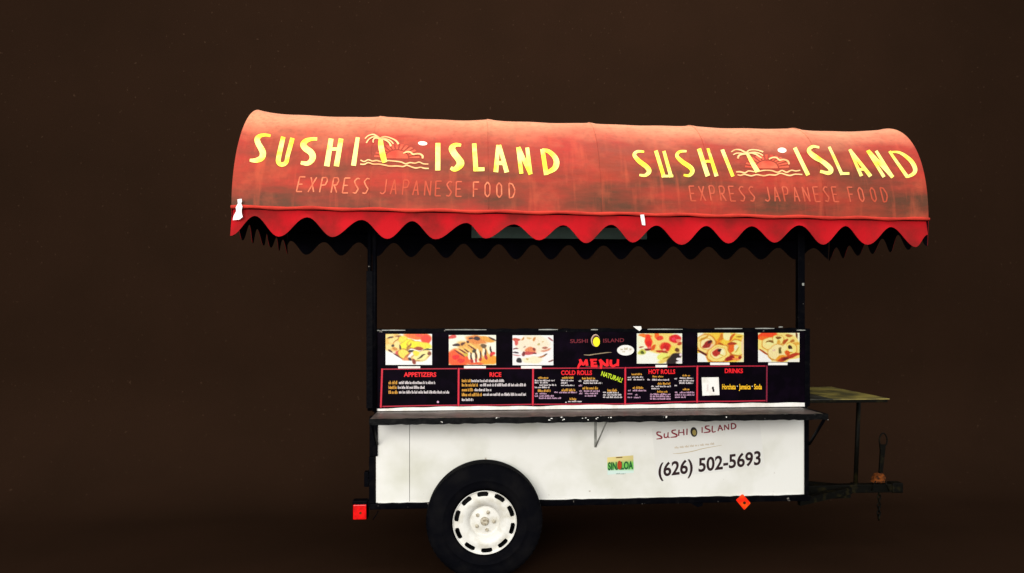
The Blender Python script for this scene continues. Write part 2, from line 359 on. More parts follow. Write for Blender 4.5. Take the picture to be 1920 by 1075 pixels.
# --- pictures of food, printed on stickers ---------------------------------------
def smooth(x): x = np.clip(x, 0, 1); return x * x * (3 - 2 * x)
def picture(rect, blobs, base, parent, zoom):
    """rect in photo px; blobs (cx, cy, rx, ry, angle, colour, softness) in px of the zoomed view"""
    x0, y0, x1, y1 = rect; zx, zy, s = zoom
    nx, ny = 84, 56
    gx, gy = np.meshgrid(np.linspace(x0, x1, nx), np.linspace(y0, y1, ny))
    U = (gx - zx) * s; V = (gy - zy) * s
    rs = np.random.RandomState(int(x0))
    wob = 14 * np.sin(U / 47 + V / 61) + 11 * np.sin(V / 33 - U / 71 + 2)
    img = np.zeros((ny, nx, 3)); img[:] = base
    for b in blobs:
        cx, cy, rx, ry, ang, col, sf = b
        a = math.radians(ang); du = U + wob * .6 - cx; dv = V + wob * .5 - cy
        p = du * math.cos(a) + dv * math.sin(a); q_ = -du * math.sin(a) + dv * math.cos(a)
        d = np.sqrt((p / rx) ** 2 + (q_ / ry) ** 2)
        al = smooth((1 - d) / (sf * .7) + .5)[..., None]
        img = img * (1 - al) + np.array(col, float) * al
    grain = 16 * np.sin(U / 9 + 3 * np.sin(V / 31)) * np.sin(V / 13 + 2 * np.sin(U / 41)); lum = img.mean(2, keepdims=True)
    img += grain[..., None] * np.clip((245 - lum) / 90, 0, 1)
    img = (img - 128) * 1.12 + 124
    img += rs.normal(0, 6, (ny, nx, 1)); img = np.clip(img, 0, 255)
    c = img / 255; c = np.where(c <= .04045, c / 12.92, ((c + .055) / 1.055) ** 2.4) * .72
    vs = [P(x, y, YV - .0012) for x, y in zip(gx.ravel(), gy.ravel())]
    fs = [(j * nx + i, (j + 1) * nx + i, (j + 1) * nx + i + 1, j * nx + i + 1) for j in range(ny - 1) for i in range(nx - 1)]
    o = pyobj('food_picture', vs, fs, M['print'], parent)
    at = o.data.color_attributes.new('print', 'FLOAT_COLOR', 'POINT')
    at.data.foreach_set('color', np.concatenate([c.reshape(-1, 3), np.ones((nx * ny, 1))], 1).astype(np.float32).ravel())
    return o
Z1 = (715, 615, 13.44); Wt = (253, 251, 242); Br = (92, 40, 12); Dk = (48, 16, 8); Cr = (248, 220, 140); Yl = (255, 240, 20); Pl = (252, 238, 160)
p1 = [(250, 330, 320, 260, 30, (240, 195, 105), .5), (200, 200, 120, 60, -20, Cr, .5), (230, 245, 70, 22, -25, Br, .7), (440, 220, 100, 24, 5, (150, 85, 40), .7),
      (300, 300, 130, 60, -30, Cr, .5), (380, 320, 110, 16, -42, (190, 110, 30), .8), (200, 470, 90, 80, 0, Cr, .6), (290, 450, 40, 36, 0, Dk, .8),
      (400, 430, 70, 90, 20, (252, 225, 150), .6), (345, 530, 50, 40, 0, (210, 140, 60), .8), (410, 640, 70, 60, 0, (225, 90, 80), .8), (220, 580, 60, 22, 30, Br, .8), (400, 700, 130, 18, 32, Br, .8),
      (900, 200, 330, 90, 4, (255, 115, 5), .6), (1130, 290, 130, 120, 20, (255, 60, 5), .7), (960, 190, 90, 40, 0, (250, 80, 50), .8),
      (560, 300, 120, 90, 0, (238, 225, 60), .6), (645, 430, 208, 126, -25, (176, 110, 10), .4), (640, 420, 190, 110, -25, Yl, .4), (882, 440, 236, 110, 8, (176, 104, 8), .4), (880, 430, 220, 95, 8, (255, 238, 0), .4), (1100, 450, 160, 90, 10, (255, 230, 60), .7),
      (470, 490, 26, 60, -10, Br, .8), (690, 470, 20, 110, 35, (170, 110, 10), .8), (730, 590, 110, 30, 0, Dk, .6), (940, 520, 110, 42, 0, (170, 70, 20), .8), (1180, 550, 130, 17, -3, (30, 35, 15), .6),
      (560, 655, 148, 128, 20, (170, 92, 22), .4), (560, 650, 130, 110, 20, (248, 225, 90), .5), (650, 700, 130, 22, -38, (200, 100, 50), .8), (620, 790, 110, 40, 0, (235, 150, 90), .7), (720, 790, 40, 30, 0, Dk, .8),
      (1000, 708, 258, 126, -20, (170, 92, 22), .4), (1000, 700, 240, 110, -20, Pl, .4), (880, 640, 80, 60, 0, (250, 225, 60), .8), (1010, 730, 120, 20, -33, (80, 50, 0), .7), (1200, 640, 50, 44, 0, (130, 60, 30), .7), (820, 850, 50, 75, -25, (150, 50, 20), .7), (1080, 800, 130, 24, -25, (235, 215, 150), .9)]
Z2 = (832, 615, 13.44); Or = (255, 120, 20); Dr = (60, 14, 8)
p2 = [(210, 230, 100, 50, -20, (225, 80, 70), .6), (380, 760, 330, 230, 0, (255, 95, 20), .5), (310, 740, 90, 60, 0, (240, 10, 5), .8), (440, 830, 90, 50, 0, (230, 40, 10), .9), (1120, 800, 230, 130, 0, (255, 160, 15), .5),
      (760, 560, 440, 190, 20, (240, 180, 90), .5), (820, 300, 260, 110, 10, (230, 140, 60), .6), (1100, 290, 200, 60, 18, (235, 165, 60), .6), (1230, 280, 110, 24, 28, (80, 35, 10), .8),
      (310, 430, 100, 34, 0, Dr, .6), (690, 265, 60, 30, 0, Dr, .7), (830, 265, 75, 44, 0, Dr, .6), (480, 400, 60, 30, -40, (90, 35, 10), .8), (600, 350, 45, 30, 30, (90, 40, 15), .8)]
for i, (x, y) in enumerate(((420, 600), (520, 560), (640, 560), (760, 470))):
    p2 += [(x, y, 150, 20, 33, (250, 205, 110), .6), (x - 20, y + 45, 140, 18, 33, (110, 45, 10), .7)]
for i, (x, y, l) in enumerate(((640, 700, 110), (750, 680, 130), (870, 660, 130), (1000, 600, 130), (1130, 540, 120))):
    p2 += [(x, y, 34, l, -6, (255, 240, 205), .5), (x + 60, y + 40, 22, l * .95, -4, (70, 20, 8), .6), (x + 62, y + 140, 34, 50, 0, (185, 20, 15), .8)]
p2 += [(770, 590, 60, 40, 0, (70, 60, 15), .8), (560, 680, 60, 34, 0, (215, 190, 70), .8), (1010, 460, 70, 50, 0, (110, 85, 50), .8), (800, 900, 190, 34, 0, (240, 100, 40), .8), (1230, 640, 70, 40, 0, (235, 40, 40), .8)]
Z3 = (950, 615, 13.44)
p3 = [(660, 420, 430, 240, 0, (253, 232, 205), .5), (250, 300, 90, 40, 0, (200, 80, 50), .8), (240, 370, 50, 70, 0, (220, 90, 80), .8), (230, 530, 80, 18, 0, (130, 60, 60), .7), (220, 620, 70, 20, 0, (60, 25, 45), .7), (260, 690, 100, 18, 0, (210, 150, 150), .8),
      (410, 280, 50, 26, -50, (205, 140, 70), .8), (700, 290, 36, 60, 10, (210, 140, 70), .8), (570, 265, 60, 20, 0, (225, 190, 130), .8), (800, 410, 44, 24, -10, (205, 180, 120), .8), (440, 470, 40, 16, -20, (190, 150, 130), .8), (910, 350, 34, 20, 0, (225, 190, 140), .8),
      (600, 560, 140, 70, 0, (232, 140, 90), .6), (690, 540, 40, 34, 20, (150, 60, 40), .8), (560, 640, 180, 40, -6, (205, 85, 80), .7), (430, 660, 40, 60, 20, (120, 40, 40), .8), (700, 640, 60, 16, 10, (110, 40, 40), .8),
      (1000, 560, 130, 30, -15, (220, 150, 120), .7), (960, 500, 70, 22, -8, (180, 110, 90), .8), (880, 720, 160, 26, -18, (190, 120, 60), .7), (990, 680, 50, 16, -20, (70, 35, 10), .8), (1110, 290, 70, 22, 35, (170, 110, 110), .7), (1110, 830, 70, 22, -18, (120, 50, 40), .8),
      (650, 810, 260, 90, 0, (248, 236, 200), .6), (515, 780, 36, 24, 20, (215, 180, 110), .8), (310, 820, 76, 62, 6, (22, 2, 6), .35)]
Z4 = (1185, 615, 13.44)
p4 = [(760, 380, 520, 330, 18, (250, 215, 120), .5), (300, 330, 170, 260, 0, (255, 244, 205), .6), (340, 200, 180, 40, 8, (255, 130, 40), .7), (410, 330, 90, 170, -8, (255, 60, 10), .6), (430, 400, 60, 70, 0, (225, 8, 0), .8), (410, 540, 90, 36, -8, (120, 15, 15), .7), (430, 490, 50, 30, 0, (245, 110, 110), .8),
      (540, 500, 50, 90, 40, (225, 90, 10), .8), (620, 190, 50, 90, 0, (255, 110, 20), .7), (700, 260, 90, 70, 0, (235, 70, 40), .6), (1080, 270, 150, 100, 0, (225, 30, 35), .6), (1060, 290, 50, 40, 0, (245, 60, 90), .8), (1170, 320, 60, 40, 0, (250, 150, 120), .8), (1200, 400, 70, 40, -10, (190, 70, 30), .8),
      (850, 480, 150, 110, 10, (225, 40, 20), .6), (850, 490, 60, 70, 0, (200, 0, 0), .8), (820, 560, 50, 30, 0, (250, 170, 140), .8), (700, 590, 110, 30, 8, (190, 60, 15), .8), (840, 620, 60, 24, 0, (150, 20, 15), .8),
      (250, 620, 100, 70, -20, (205, 205, 90), .7), (255, 620, 40, 40, -40, (90, 100, 10), .8), (240, 490, 60, 24, -10, (170, 70, 50), .8), (500, 780, 380, 150, 0, (254, 250, 232), .6), (780, 720, 150, 80, -20, (235, 235, 120), .7), (850, 770, 120, 40, -30, (180, 150, 40), .8), (800, 830, 150, 50, -15, (240, 210, 110), .7),
      (1020, 560, 90, 110, 30, (245, 215, 90), .7), (1140, 560, 60, 44, 0, (110, 65, 5), .8), (1060, 800, 220, 120, -42, (45, 15, 12), .5), (1180, 790, 80, 34, 10, (245, 235, 235), .6), (1215, 670, 34, 40, -20, (245, 220, 230), .6), (1190, 860, 90, 28, -10, (240, 235, 235), .6)]
Z5 = (1300, 615, 13.44)
p5 = [(700, 500, 700, 420, 0, (255, 205, 70), .3), (180, 800, 190, 150, 30, (255, 248, 236), .3), (150, 180, 120, 60, 0, (253, 246, 220), .7), (590, 420, 70, 200, 30, (245, 150, 15), .8), (325, 410, 255, 250, 0, (196, 112, 22), .3), (320, 400, 228, 226, 0, (250, 222, 140), .3), (325, 405, 165, 160, 0, (222, 168, 70), .25), (325, 405, 148, 142, 0, (252, 230, 170), .3), (270, 260, 130, 26, -35, (205, 150, 40), .8), (350, 420, 140, 70, -38, (165, 40, 25), .6), (420, 360, 60, 34, -40, (80, 10, 10), .8), (440, 480, 90, 34, -45, (252, 205, 170), .7),
      (250, 640, 180, 26, 28, (95, 10, 5), .7), (450, 560, 120, 34, -35, (170, 40, 10), .8), (645, 650, 325, 232, -15, (190, 96, 18), .3), (640, 640, 298, 208, -15, (252, 225, 130), .3), (635, 635, 215, 150, -15, (224, 172, 72), .25), (635, 635, 195, 134, -15, (252, 232, 165), .3), (600, 620, 120, 80, -32, (190, 50, 35), .6), (660, 560, 60, 30, -10, (50, 20, 15), .8), (720, 610, 50, 70, 20, (252, 240, 190), .8), (710, 690, 60, 16, 20, (215, 190, 80), .9),
      (710, 230, 60, 100, 0, (215, 130, 20), .8), (850, 200, 100, 110, 20, (253, 236, 170), .6), (970, 230, 40, 120, 35, (210, 100, 10), .8), (1140, 220, 130, 50, -8, (240, 210, 80), .7), (1150, 220, 60, 20, -15, (180, 130, 20), .8), (680, 400, 60, 24, 10, (190, 100, 10), .8),
      (1090, 505, 225, 212, 0, (192, 104, 20), .3), (1090, 500, 200, 190, 0, (252, 232, 140), .3), (960, 500, 70, 130, 10, (235, 105, 20), .7), (970, 400, 110, 36, -8, (175, 60, 10), .8), (1080, 500, 60, 80, 10, (240, 235, 190), .7), (1110, 560, 100, 18, -50, (210, 180, 80), .8), (920, 770, 120, 70, -20, (160, 10, 0), .7), (1090, 780, 110, 34, 0, (252, 150, 80), .7), (1180, 750, 50, 40, 0, (150, 30, 10), .8), (1250, 500, 40, 300, 0, (253, 215, 170), .8)]
Z6 = (1412, 615, 13.44)
p6 = [(700, 480, 620, 380, 10, (250, 222, 130), .3), (340, 190, 260, 100, -10, (250, 80, 10), .4), (260, 260, 120, 50, -10, (250, 110, 20), .7), (230, 760, 250, 180, 38, (254, 244, 236), .3), (270, 610, 150, 24, 33, (180, 90, 30), .7), (420, 740, 120, 18, 52, (200, 175, 90), .8), (410, 400, 205, 165, 0, (206, 140, 44), .3), (410, 395, 188, 150, 0, (250, 226, 150), .3), (640, 300, 150, 130, 0, (206, 140, 44), .3), (640, 296, 136, 116, 0, (250, 228, 140), .3), (430, 360, 100, 46, -8, (140, 100, 30), .7), (420, 400, 90, 34, 0, (238, 232, 160), .7), (640, 250, 70, 40, 0, (135, 85, 10), .7), (640, 360, 60, 50, 0, (225, 170, 70), .8), (550, 330, 50, 80, 0, (245, 235, 160), .8),
      (910, 200, 80, 34, 0, (185, 110, 40), .7), (810, 340, 90, 34, -52, (185, 85, 15), .7), (990, 330, 60, 34, -10, (190, 120, 40), .8), (1090, 390, 70, 40, 0, (230, 175, 70), .8), (1110, 200, 30, 90, -20, (120, 70, 20), .8), (1150, 240, 26, 110, 0, (255, 245, 210), .7),
      (625, 620, 268, 205, -10, (200, 128, 36), .3), (620, 610, 248, 186, -10, (246, 226, 165), .3), (950, 540, 170, 170, 0, (206, 128, 34), .3), (950, 535, 152, 152, 0, (250, 224, 130), .3), (690, 570, 60, 80, 10, (130, 105, 50), .7), (660, 590, 24, 50, 10, (90, 90, 20), .8), (530, 570, 40, 24, -40, (225, 190, 160), .8), (780, 520, 70, 120, 20, (248, 230, 160), .8), (930, 490, 50, 44, 0, (70, 35, 0), .7), (950, 570, 50, 50, 0, (245, 235, 170), .7), (940, 620, 60, 18, 0, (200, 150, 20), .8), (870, 640, 60, 60, 0, (225, 95, 10), .8),
      (700, 760, 140, 60, -20, (235, 160, 40), .7), (900, 740, 300, 50, -20, (190, 60, 15), .6), (820, 780, 90, 34, -12, (120, 20, 5), .8), (1060, 830, 200, 60, -14, (254, 240, 226), .5)]
for rect, bl, base, z in (((723, 626.5, 810, 684.5), p1, Wt, Z1), ((841.5, 628.5, 930, 684.5), p2, (254, 248, 225), Z2), ((961, 629, 1037.5, 685), p3, (255, 246, 242), Z3),
                          ((1194, 625.5, 1279, 682), p4, (253, 248, 225), Z4), ((1308, 624.5, 1394.5, 679), p5, (254, 240, 190), Z5), ((1421.5, 624.5, 1499, 679), p6, (253, 236, 190), Z6)):
    picture(rect, bl, base, mb, z)
for x0, y0, x1, y1 in ((746.5, 687, 788, 691), (870, 686.3, 911, 691), (977, 686.3, 1015.5, 691.3), (1229, 684.5, 1251, 689), (1331.5, 680, 1368, 684.6), (1440.5, 680, 1476.5, 684.8)):
    flat('caption_strip', [[(x0, y0), (x1, y0 + .1), (x1, y1), (x0, y1 + .1)]], YV - .0011, M['cream'], mb)
# red boxes round the price lists
TX = [716, 859.5, 999, 1172, 1307, 1437.5]; TY = [692.5, 691.5, 691, 690, 687, 686.5]; BY_ = [762.5, 760, 758.5, 757.5, 753, 751.5]
def seg(x0, y0, x1, y1, wd):
    d = math.hypot(x1 - x0, y1 - y0); nx, ny = -(y1 - y0) / d * wd / 2, (x1 - x0) / d * wd / 2
    return [(x0 + nx, y0 + ny), (x1 + nx, y1 + ny), (x1 - nx, y1 - ny), (x0 - nx, y0 - ny)]
for i in range(5):
    wob = random.uniform(-.6, .6)
    ps = [seg(TX[i] + 2.2, TY[i], TX[i + 1] - 2.2, TY[i + 1], 2.0), seg(TX[i] + 1.2, BY_[i], (TX[i] + TX[i + 1]) / 2, (BY_[i] + BY_[i + 1]) / 2 + wob, 2.2), seg((TX[i] + TX[i + 1]) / 2, (BY_[i] + BY_[i + 1]) / 2 + wob, TX[i + 1] - 2.2, BY_[i + 1], 2.2)]
    flat('list_frame', ps, YV - .0008, ink(176, 20, 48), mb)
for i in range(6):
    flat('list_divider', [seg(TX[i] + .5, TY[i] - 1.2, TX[i] - (2 if i == 0 else 0), BY_[i] + 2, 3.2 if i < 5 else 2.6)], YV - .0008, ink(214, 24, 52) if i < 5 else ink(130, 18, 50), mb)

# --- lettering helpers -----------------------------------------------------------
def font_poly(text, bold=0.0, shear=0.0):
    cu = bpy.data.curves.new('lettering', 'FONT'); cu.body = text; cu.size = 1.0; cu.offset = bold; cu.shear = shear; cu.resolution_u = 4
    o = bpy.data.objects.new('lettering', cu); C.objects.link(o)
    dg = bpy.context.evaluated_depsgraph_get(); dg.update()
    me = bpy.data.meshes.new_from_object(o.evaluated_get(dg))
    v = np.array([x.co[:2] for x in me.vertices]) if len(me.vertices) else np.zeros((0, 2)); f = [tuple(p.vertices) for p in me.polygons]
    bpy.data.objects.remove(o); bpy.data.curves.remove(cu); bpy.data.meshes.remove(me)
    return v, f
def text(name, s, x0, yb, x1, cap, Y, m, parent, slope=0.0, bold=0.0, shear=0.0, jitter=0):
    """s fitted between photo px x0..x1, baseline yb at x0, capital height cap in px"""
    v, f = font_poly(s, bold, shear)
    mn, mx = v[:, 0].min(), v[:, 0].max(); top = 0.70
    pts = []
    for a, b in v:
        px = x0 + (a - mn) / (mx - mn) * (x1 - x0)
        py = yb - b / top * cap + slope * (px - x0)
        pts.append(P(px + slope * b / top * cap * -1 * 0, py, Y))
    return pyobj(name, pts, f, m, parent)
def ticks(name, runs, Y, m, parent):
    """small print too fine to read: rows of short upright marks, runs = (x0, x1, y, height)"""
    ps = []
    for x0, x1, y, h in runs:
        x = x0; word = random.randint(3, 8)
        while x < x1:
            wd = random.uniform(.55, 1.25); hh = h * random.choice((.62, .66, .7, 1.0, .95)); b = y + h / 2
            ps.append([(x, b - hh), (min(x + wd, x1), b - hh), (min(x + wd, x1), b), (x, b)]); x += wd + random.uniform(.25, .6)
            word -= 1
            if word <= 0: x += random.uniform(.8, 1.5); word = random.randint(3, 8)
    o = flat(name, ps, Y, m, parent); o['kind'] = 'stuff'; return o
YI = YV - .0009
RED = ink(235, 8, 24, 1.0)
text('heading_lettering', 'APPETIZERS', 757, 706.5, 818, 8, YI, RED, mb, bold=.03)
text('heading_lettering', 'RICE', 918, 706.5, 940, 8, YI, RED, mb, bold=.03)
text('heading_lettering', 'COLD ROLLS', 1052, 703, 1110, 8, YI, RED, mb, bold=.03)
text('heading_lettering', 'HOT ROLLS', 1216, 701, 1266, 8, YI, RED, mb, bold=.03)
text('heading_lettering', 'DRINKS', 1359, 699.5, 1393, 8, YI, RED, mb, bold=.03)
# brush-drawn MENU
def strokes(sts, zoom):
    """strokes of (x, y, width) in zoomed px -> list of quads strips in photo px"""
    zx, zy, s = zoom; out = []
    for st in sts:
        p = []
        # subdivide with Catmull-Rom
        n = len(st)
        for i in range(n - 1):
            a, b, c, d = st[max(i - 1, 0)], st[i], st[i + 1], st[min(i + 2, n - 1)]
            k = 6 if n > 2 else 4
            for j in range(k):
                t = j / k
                p.append([.5 * (2 * b[q] + (c[q] - a[q]) * t + (2 * a[q] - 5 * b[q] + 4 * c[q] - d[q]) * t * t + (3 * b[q] - a[q] - 3 * c[q] + d[q]) * t ** 3) if n > 2 else b[q] + (c[q] - b[q]) * t for q in range(3)])
        p.append(list(st[-1]))
        L_, R_ = [], []
        for i, (x, y, wd) in enumerate(p):
            x2, y2 = p[min(i + 1, len(p) - 1)][:2]; x1, y1 = p[max(i - 1, 0)][:2]
            d = math.hypot(x2 - x1, y2 - y1) or 1; nx, ny = -(y2 - y1) / d * wd / 2, (x2 - x1) / d * wd / 2
            L_.append((zx + (x + nx) / s, zy + (y + ny) / s)); R_.append((zx + (x - nx) / s, zy + (y - ny) / s))
        out.append((L_, R_))
    return out
def brush(name, sts, zoom, Y, m, parent, place=None):
    vs, fs = [], []
    for L_, R_ in strokes(sts, zoom):
        n0 = len(vs); n = len(L_); eps = len(fs) * 1e-5
        for a in L_ + R_: vs.append(P(a[0], a[1], Y - eps) if place is None else place(a[0], a[1], eps))
        fs += [(n0 + i, n0 + i + 1, n0 + n + i + 1, n0 + n + i) for i in range(n - 1)]
    o = pyobj(name, vs, fs, m, parent)
    return o
ZM = (1045, 615, 12.387)
menu = [[(520, 730, 50), (545, 800, 70), (500, 880, 55), (470, 950, 30)], [(530, 740, 55), (600, 850, 60), (680, 740, 60)], [(670, 735, 60), (690, 880, 65)],
        [(760, 745, 45), (800, 760, 60), (810, 880, 70)], [(770, 745, 45), (920, 740, 40)], [(790, 815, 40), (910, 810, 40)], [(780, 885, 55), (930, 885, 60)],
        [(985, 735, 60), (1020, 830, 65), (1010, 950, 50)], [(1000, 745, 55), (1090, 840, 60), (1170, 890, 50)], [(1160, 730, 50), (1165, 890, 60)],
        [(1245, 740, 55), (1240, 840, 65), (1290, 890, 55), (1380, 850, 55)], [(1410, 730, 50), (1400, 890, 62)]]
brush('menu_lettering', menu, ZM, YI, RED, mb)
# small cart name on the board
CRM = ink(120, 14, 34)
text('name_lettering', 'SUSHI', 1069, 643.5, 1102, 7, YI, CRM, mb, slope=-.02, bold=.01)
text('name_lettering', 'ISLAND', 1131, 642.5, 1170, 7, YI, CRM, mb, slope=-.03, bold=.01)
def ell(cx, cy, rx, ry, ang=0, n=28):
    a = math.radians(ang); return [(cx + rx * math.cos(t) * math.cos(a) - ry * math.sin(t) * math.sin(a), cy + rx * math.cos(t) * math.sin(a) + ry * math.sin(t) * math.cos(a)) for t in [2 * math.pi * i / n for i in range(n)]]
flat('roll_emblem', [ell(1116.5, 638.5, 8.4, 11.6)], YV - .0006, ink(205, 170, 150), mb)
flat('roll_emblem', [ell(1117.6, 639.5, 7.6, 10.6)], YV - .0009, ink(70, 24, 10), mb)
flat('roll_emblem', [ell(1118.3, 641.3, 6.4, 9.0)], YV - .0012, ink(255, 238, 20, 1.0), mb)
brush('swoosh_line', [[(615, 625, 14), (740, 632, 26), (880, 610, 22), (1040, 590, 22), (1150, 575, 18), (1260, 570, 8)]], ZM, YI, ink(150, 130, 100), mb)
flat('oval_sticker', [ell(1173, 657, 16, 9.8)], YV - .0008, M['cream'], mb)
ticks('sticker_print', [(1163.5, 1168, 655, 3.5), (1170.5, 1177, 653.8, 4.5), (1180, 1184, 655, 4), (1167, 1172, 659.5, 2.2)], YV - .0014, ink(190, 175, 130), mb)
flat('swoosh_line', [seg(1098, 687.5, 1160, 686, .8)], YI, ink(110, 80, 60), mb)
# price lists, as fine unreadable print
YEL = ink(226, 160, 50); PAL = ink(226, 214, 214); GRN = ink(196, 196, 150); PNK = ink(206, 160, 190)
ticks('list_print', [(728.5, 746, 717.5, 6.4), (728.5, 744, 726.5, 6.2), (728.5, 745.5, 735.5, 6.2)], YI, YEL, mb)
ticks('list_print', [(748, 816, 717.5, 5.6), (746, 796, 726.5, 5.6), (748, 842.5, 735.3, 5.6)], YI, PAL, mb)
ticks('list_print', [(866, 882.5, 714, 5.8), (866, 896, 722, 6), (866, 887, 731, 6), (866, 903.5, 740, 6.2)], YI, YEL, mb)
ticks('list_print', [(883.5, 945.5, 714, 5.4), (900, 986, 721.8, 5.6), (889.5, 921, 731, 5.4), (906, 986, 739.5, 5.6), (866, 887.5, 749.5, 5.2)], YI, PAL, mb)
f3 = lambda l: [(1000 + a / 11.16, 1000 + b / 11.16, 688 + y / 11.16, h / 11.16) for a, b, y, h in l]
ticks('list_print', f3([(100, 310, 228, 44), (600, 850, 228, 44), (1020, 1290, 240, 48), (95, 360, 500, 52), (590, 880, 485, 56), (1030, 1350, 445, 56), (1550, 1760, 490, 60), (760, 900, 672, 50)]), YI, YEL, mb)
ticks('list_print', f3([(30, 110, 285, 36), (130, 450, 285, 36), (30, 110, 330, 36), (140, 300, 330, 36), (130, 480, 380, 36), (30, 340, 428, 36), (580, 840, 285, 34), (580, 710, 335, 36), (580, 860, 385, 34), (950, 1010, 295, 36), (1060, 1370, 290, 36), (1050, 1440, 338, 36)]), YI, PAL, mb)
ticks('list_print', f3([(950, 1020, 390, 40), (440, 510, 528, 34), (540, 910, 535, 34), (40, 90, 560, 34), (130, 280, 560, 34), (30, 100, 610, 34), (130, 430, 608, 34), (120, 580, 655, 34), (960, 1020, 505, 34), (1060, 1390, 505, 34), (960, 1040, 555, 36), (1080, 1350, 555, 36), (1080, 1310, 605, 34)]), YI, PNK, mb)
ticks('list_print', f3([(1460, 1520, 530, 34), (1540, 1790, 540, 34), (1460, 1520, 585, 34), (1550, 1840, 585, 34), (1460, 1510, 632, 34), (1530, 1870, 635, 36), (670, 700, 740, 30), (730, 1010, 722, 34)]), YI, PAL, mb)
f4 = lambda l: [(1168 + a / 13.52, 1168 + b / 13.52, 682 + y / 13.52, h / 13.52) for a, b, y, h in l]
ticks('list_print', f4([(220, 480, 268, 50), (750, 1040, 325, 48), (880, 1200, 505, 56), (870, 1130, 710, 50), (250, 530, 610, 60), (1510, 1700, 300, 46), (1520, 1690, 650, 50)]), YI, YEL, mb)
ticks('list_print', f4([(120, 210, 345, 40), (240, 510, 340, 40), (120, 210, 400, 44), (270, 540, 400, 44), (620, 690, 405, 40), (740, 1170, 408, 44), (720, 800, 575, 42), (830, 1210, 575, 44), (720, 930, 630, 42), (1310, 1370, 380, 40), (1440, 1780, 365, 40), (1420, 1800, 430, 44), (1310, 1370, 550, 44), (1430, 1780, 490, 44)]), YI, PAL, mb)
ticks('list_print', f4([(250, 590, 680, 44), (130, 200, 680, 40), (120, 240, 760, 40), (310, 370, 790, 36), (120, 230, 850, 42), (280, 440, 855, 44), (690, 1200, 775, 46), (690, 1210, 830, 46), (690, 1210, 890, 46), (1320, 1380, 730, 40), (1440, 1810, 730, 46), (1320, 1810, 790, 42), (1320, 1590, 850, 42)]), YI, PNK, mb)
v, f = font_poly('NATURAL!', .03); mn, mx = v[:, 0].min(), v[:, 0].max()
pts = []
for a, b in v:
    t = (a - mn) / (mx - mn); x = 1126.5 + t * 39; y = 704 + t * 13.5 - b / .7 * 8; pts.append(P(x + (704 + t * 13.5 - y) * .3, y, YI))
pyobj('natural_lettering', pts, f, ink(200, 224, 30), mb)
flat('drink_sticker', [[(1315.5, 708), (1347.5, 707.6), (1349, 741), (1317, 742.2)]], YV - .0009, M['cream'], mb)
flat('bottle_print', [[(1335, 726), (1337, 725), (1338.5, 726), (1338.5, 729), (1339.7, 732), (1339.3, 735), (1336.5, 735), (1335.8, 731), (1334.6, 728)]], YV - .0015, ink(24, 14, 14), mb)
flat('bottle_print', [[(1325.5, 721), (1328, 721), (1328.5, 734), (1325, 734)]], YV - .0015, ink(230, 218, 212), mb)
AMB = ink(250, 190, 30, 1.0)
text('drink_lettering', 'Horchata', 1354, 730, 1379.5, 9.5, YI, AMB, mb, bold=.02)
text('drink_lettering', 'Jamaica', 1385.5, 730, 1407.5, 9.5, YI, AMB, mb, bold=.02)
text('drink_lettering', 'Soda', 1414, 730, 1428.5, 9.5, YI, AMB, mb, bold=.02)
for x in (1382.4, 1410.4): flat('drink_dot', [ell(x, 724.5, 1.0, 1.0, n=8)], YI, PAL, mb)
flat('paint_spot', [ell(821, 754, 2.1, 2.2, n=10)], YI, PNK, mb)

# ---- decals on the white side ------------------------------------------------------
YD = -0.0009
flat('decal_sheet', [[(1222, 804), (1424, 786.5), (1434, 876), (1232, 897)]], YD, M['decal'], body)
YE = YD - .0009
ZD = (1215, 780, 8.533); CR = ink(150, 34, 50)
sus = [[[(210, 262, 16), (150, 262, 22), (150, 300, 24), (210, 330, 26), (215, 358, 24), (135, 372, 14)]],
       [[(262, 280, 20), (262, 340, 22), (300, 345, 20), (318, 320, 20)], [(322, 262, 18), (320, 330, 20), (345, 350, 16)]],
       [[(448, 226, 16), (392, 236, 22), (390, 270, 24), (455, 300, 26), (450, 332, 24), (360, 345, 14)]],
       [[(497, 222, 20), (490, 320, 22)], [(568, 212, 20), (575, 310, 22)], [(495, 272, 16), (570, 262, 16)]],
       [[(625, 205, 20), (622, 305, 22)]],
       [[(866, 180, 18), (866, 272, 20)]],
       [[(985, 160, 14), (925, 168, 22), (925, 200, 22), (985, 228, 24), (980, 256, 22), (890, 270, 14)]],
       [[(1030, 160, 18), (1030, 255, 20), (1085, 250, 16)]],
       [[(1150, 145, 18), (1120, 245, 20)], [(1150, 145, 18), (1195, 235, 22)], [(1130, 208, 14), (1175, 203, 14)]],
       [[(1225, 145, 18), (1225, 230, 18)], [(1225, 145, 18), (1290, 220, 20)], [(1290, 130, 16), (1292, 222, 18)]],
       [[(1335, 120, 20), (1335, 210, 20)], [(1330, 122, 16), (1385, 130, 20), (1405, 165, 22), (1385, 198, 20), (1330, 212, 16)]]]
for k, st in enumerate(sus): brush('name_letter', st, ZD, YE - .0001 * (k % 3), CR, body)
flat('roll_print', [ell(1301, 810.3, 6.4, 9.2, -8)], YE, ink(40, 34, 26), body)
flat('roll_print', [ell(1301.8, 811.3, 3.6, 5.4, -8)], YE - .0005, ink(170, 150, 80), body)
brush('thin_rule', [[(400, 602, 4), (520, 598, 8), (700, 570, 9), (900, 520, 8), (1180, 470, 4)]], ZD, YE, ink(196, 170, 120), body)
ticks('faded_print', [(1265 + i * 9.5, 1272.5 + i * 9.5, 839 - i * 1.0, 4.2) for i in range(8)], YE, ink(214, 196, 170), body)
text('phone_lettering', '(626) 502-5693', 1234.5, 894, 1426.5, 25, YE, ink(44, 20, 24), body, slope=-.122, bold=.024)
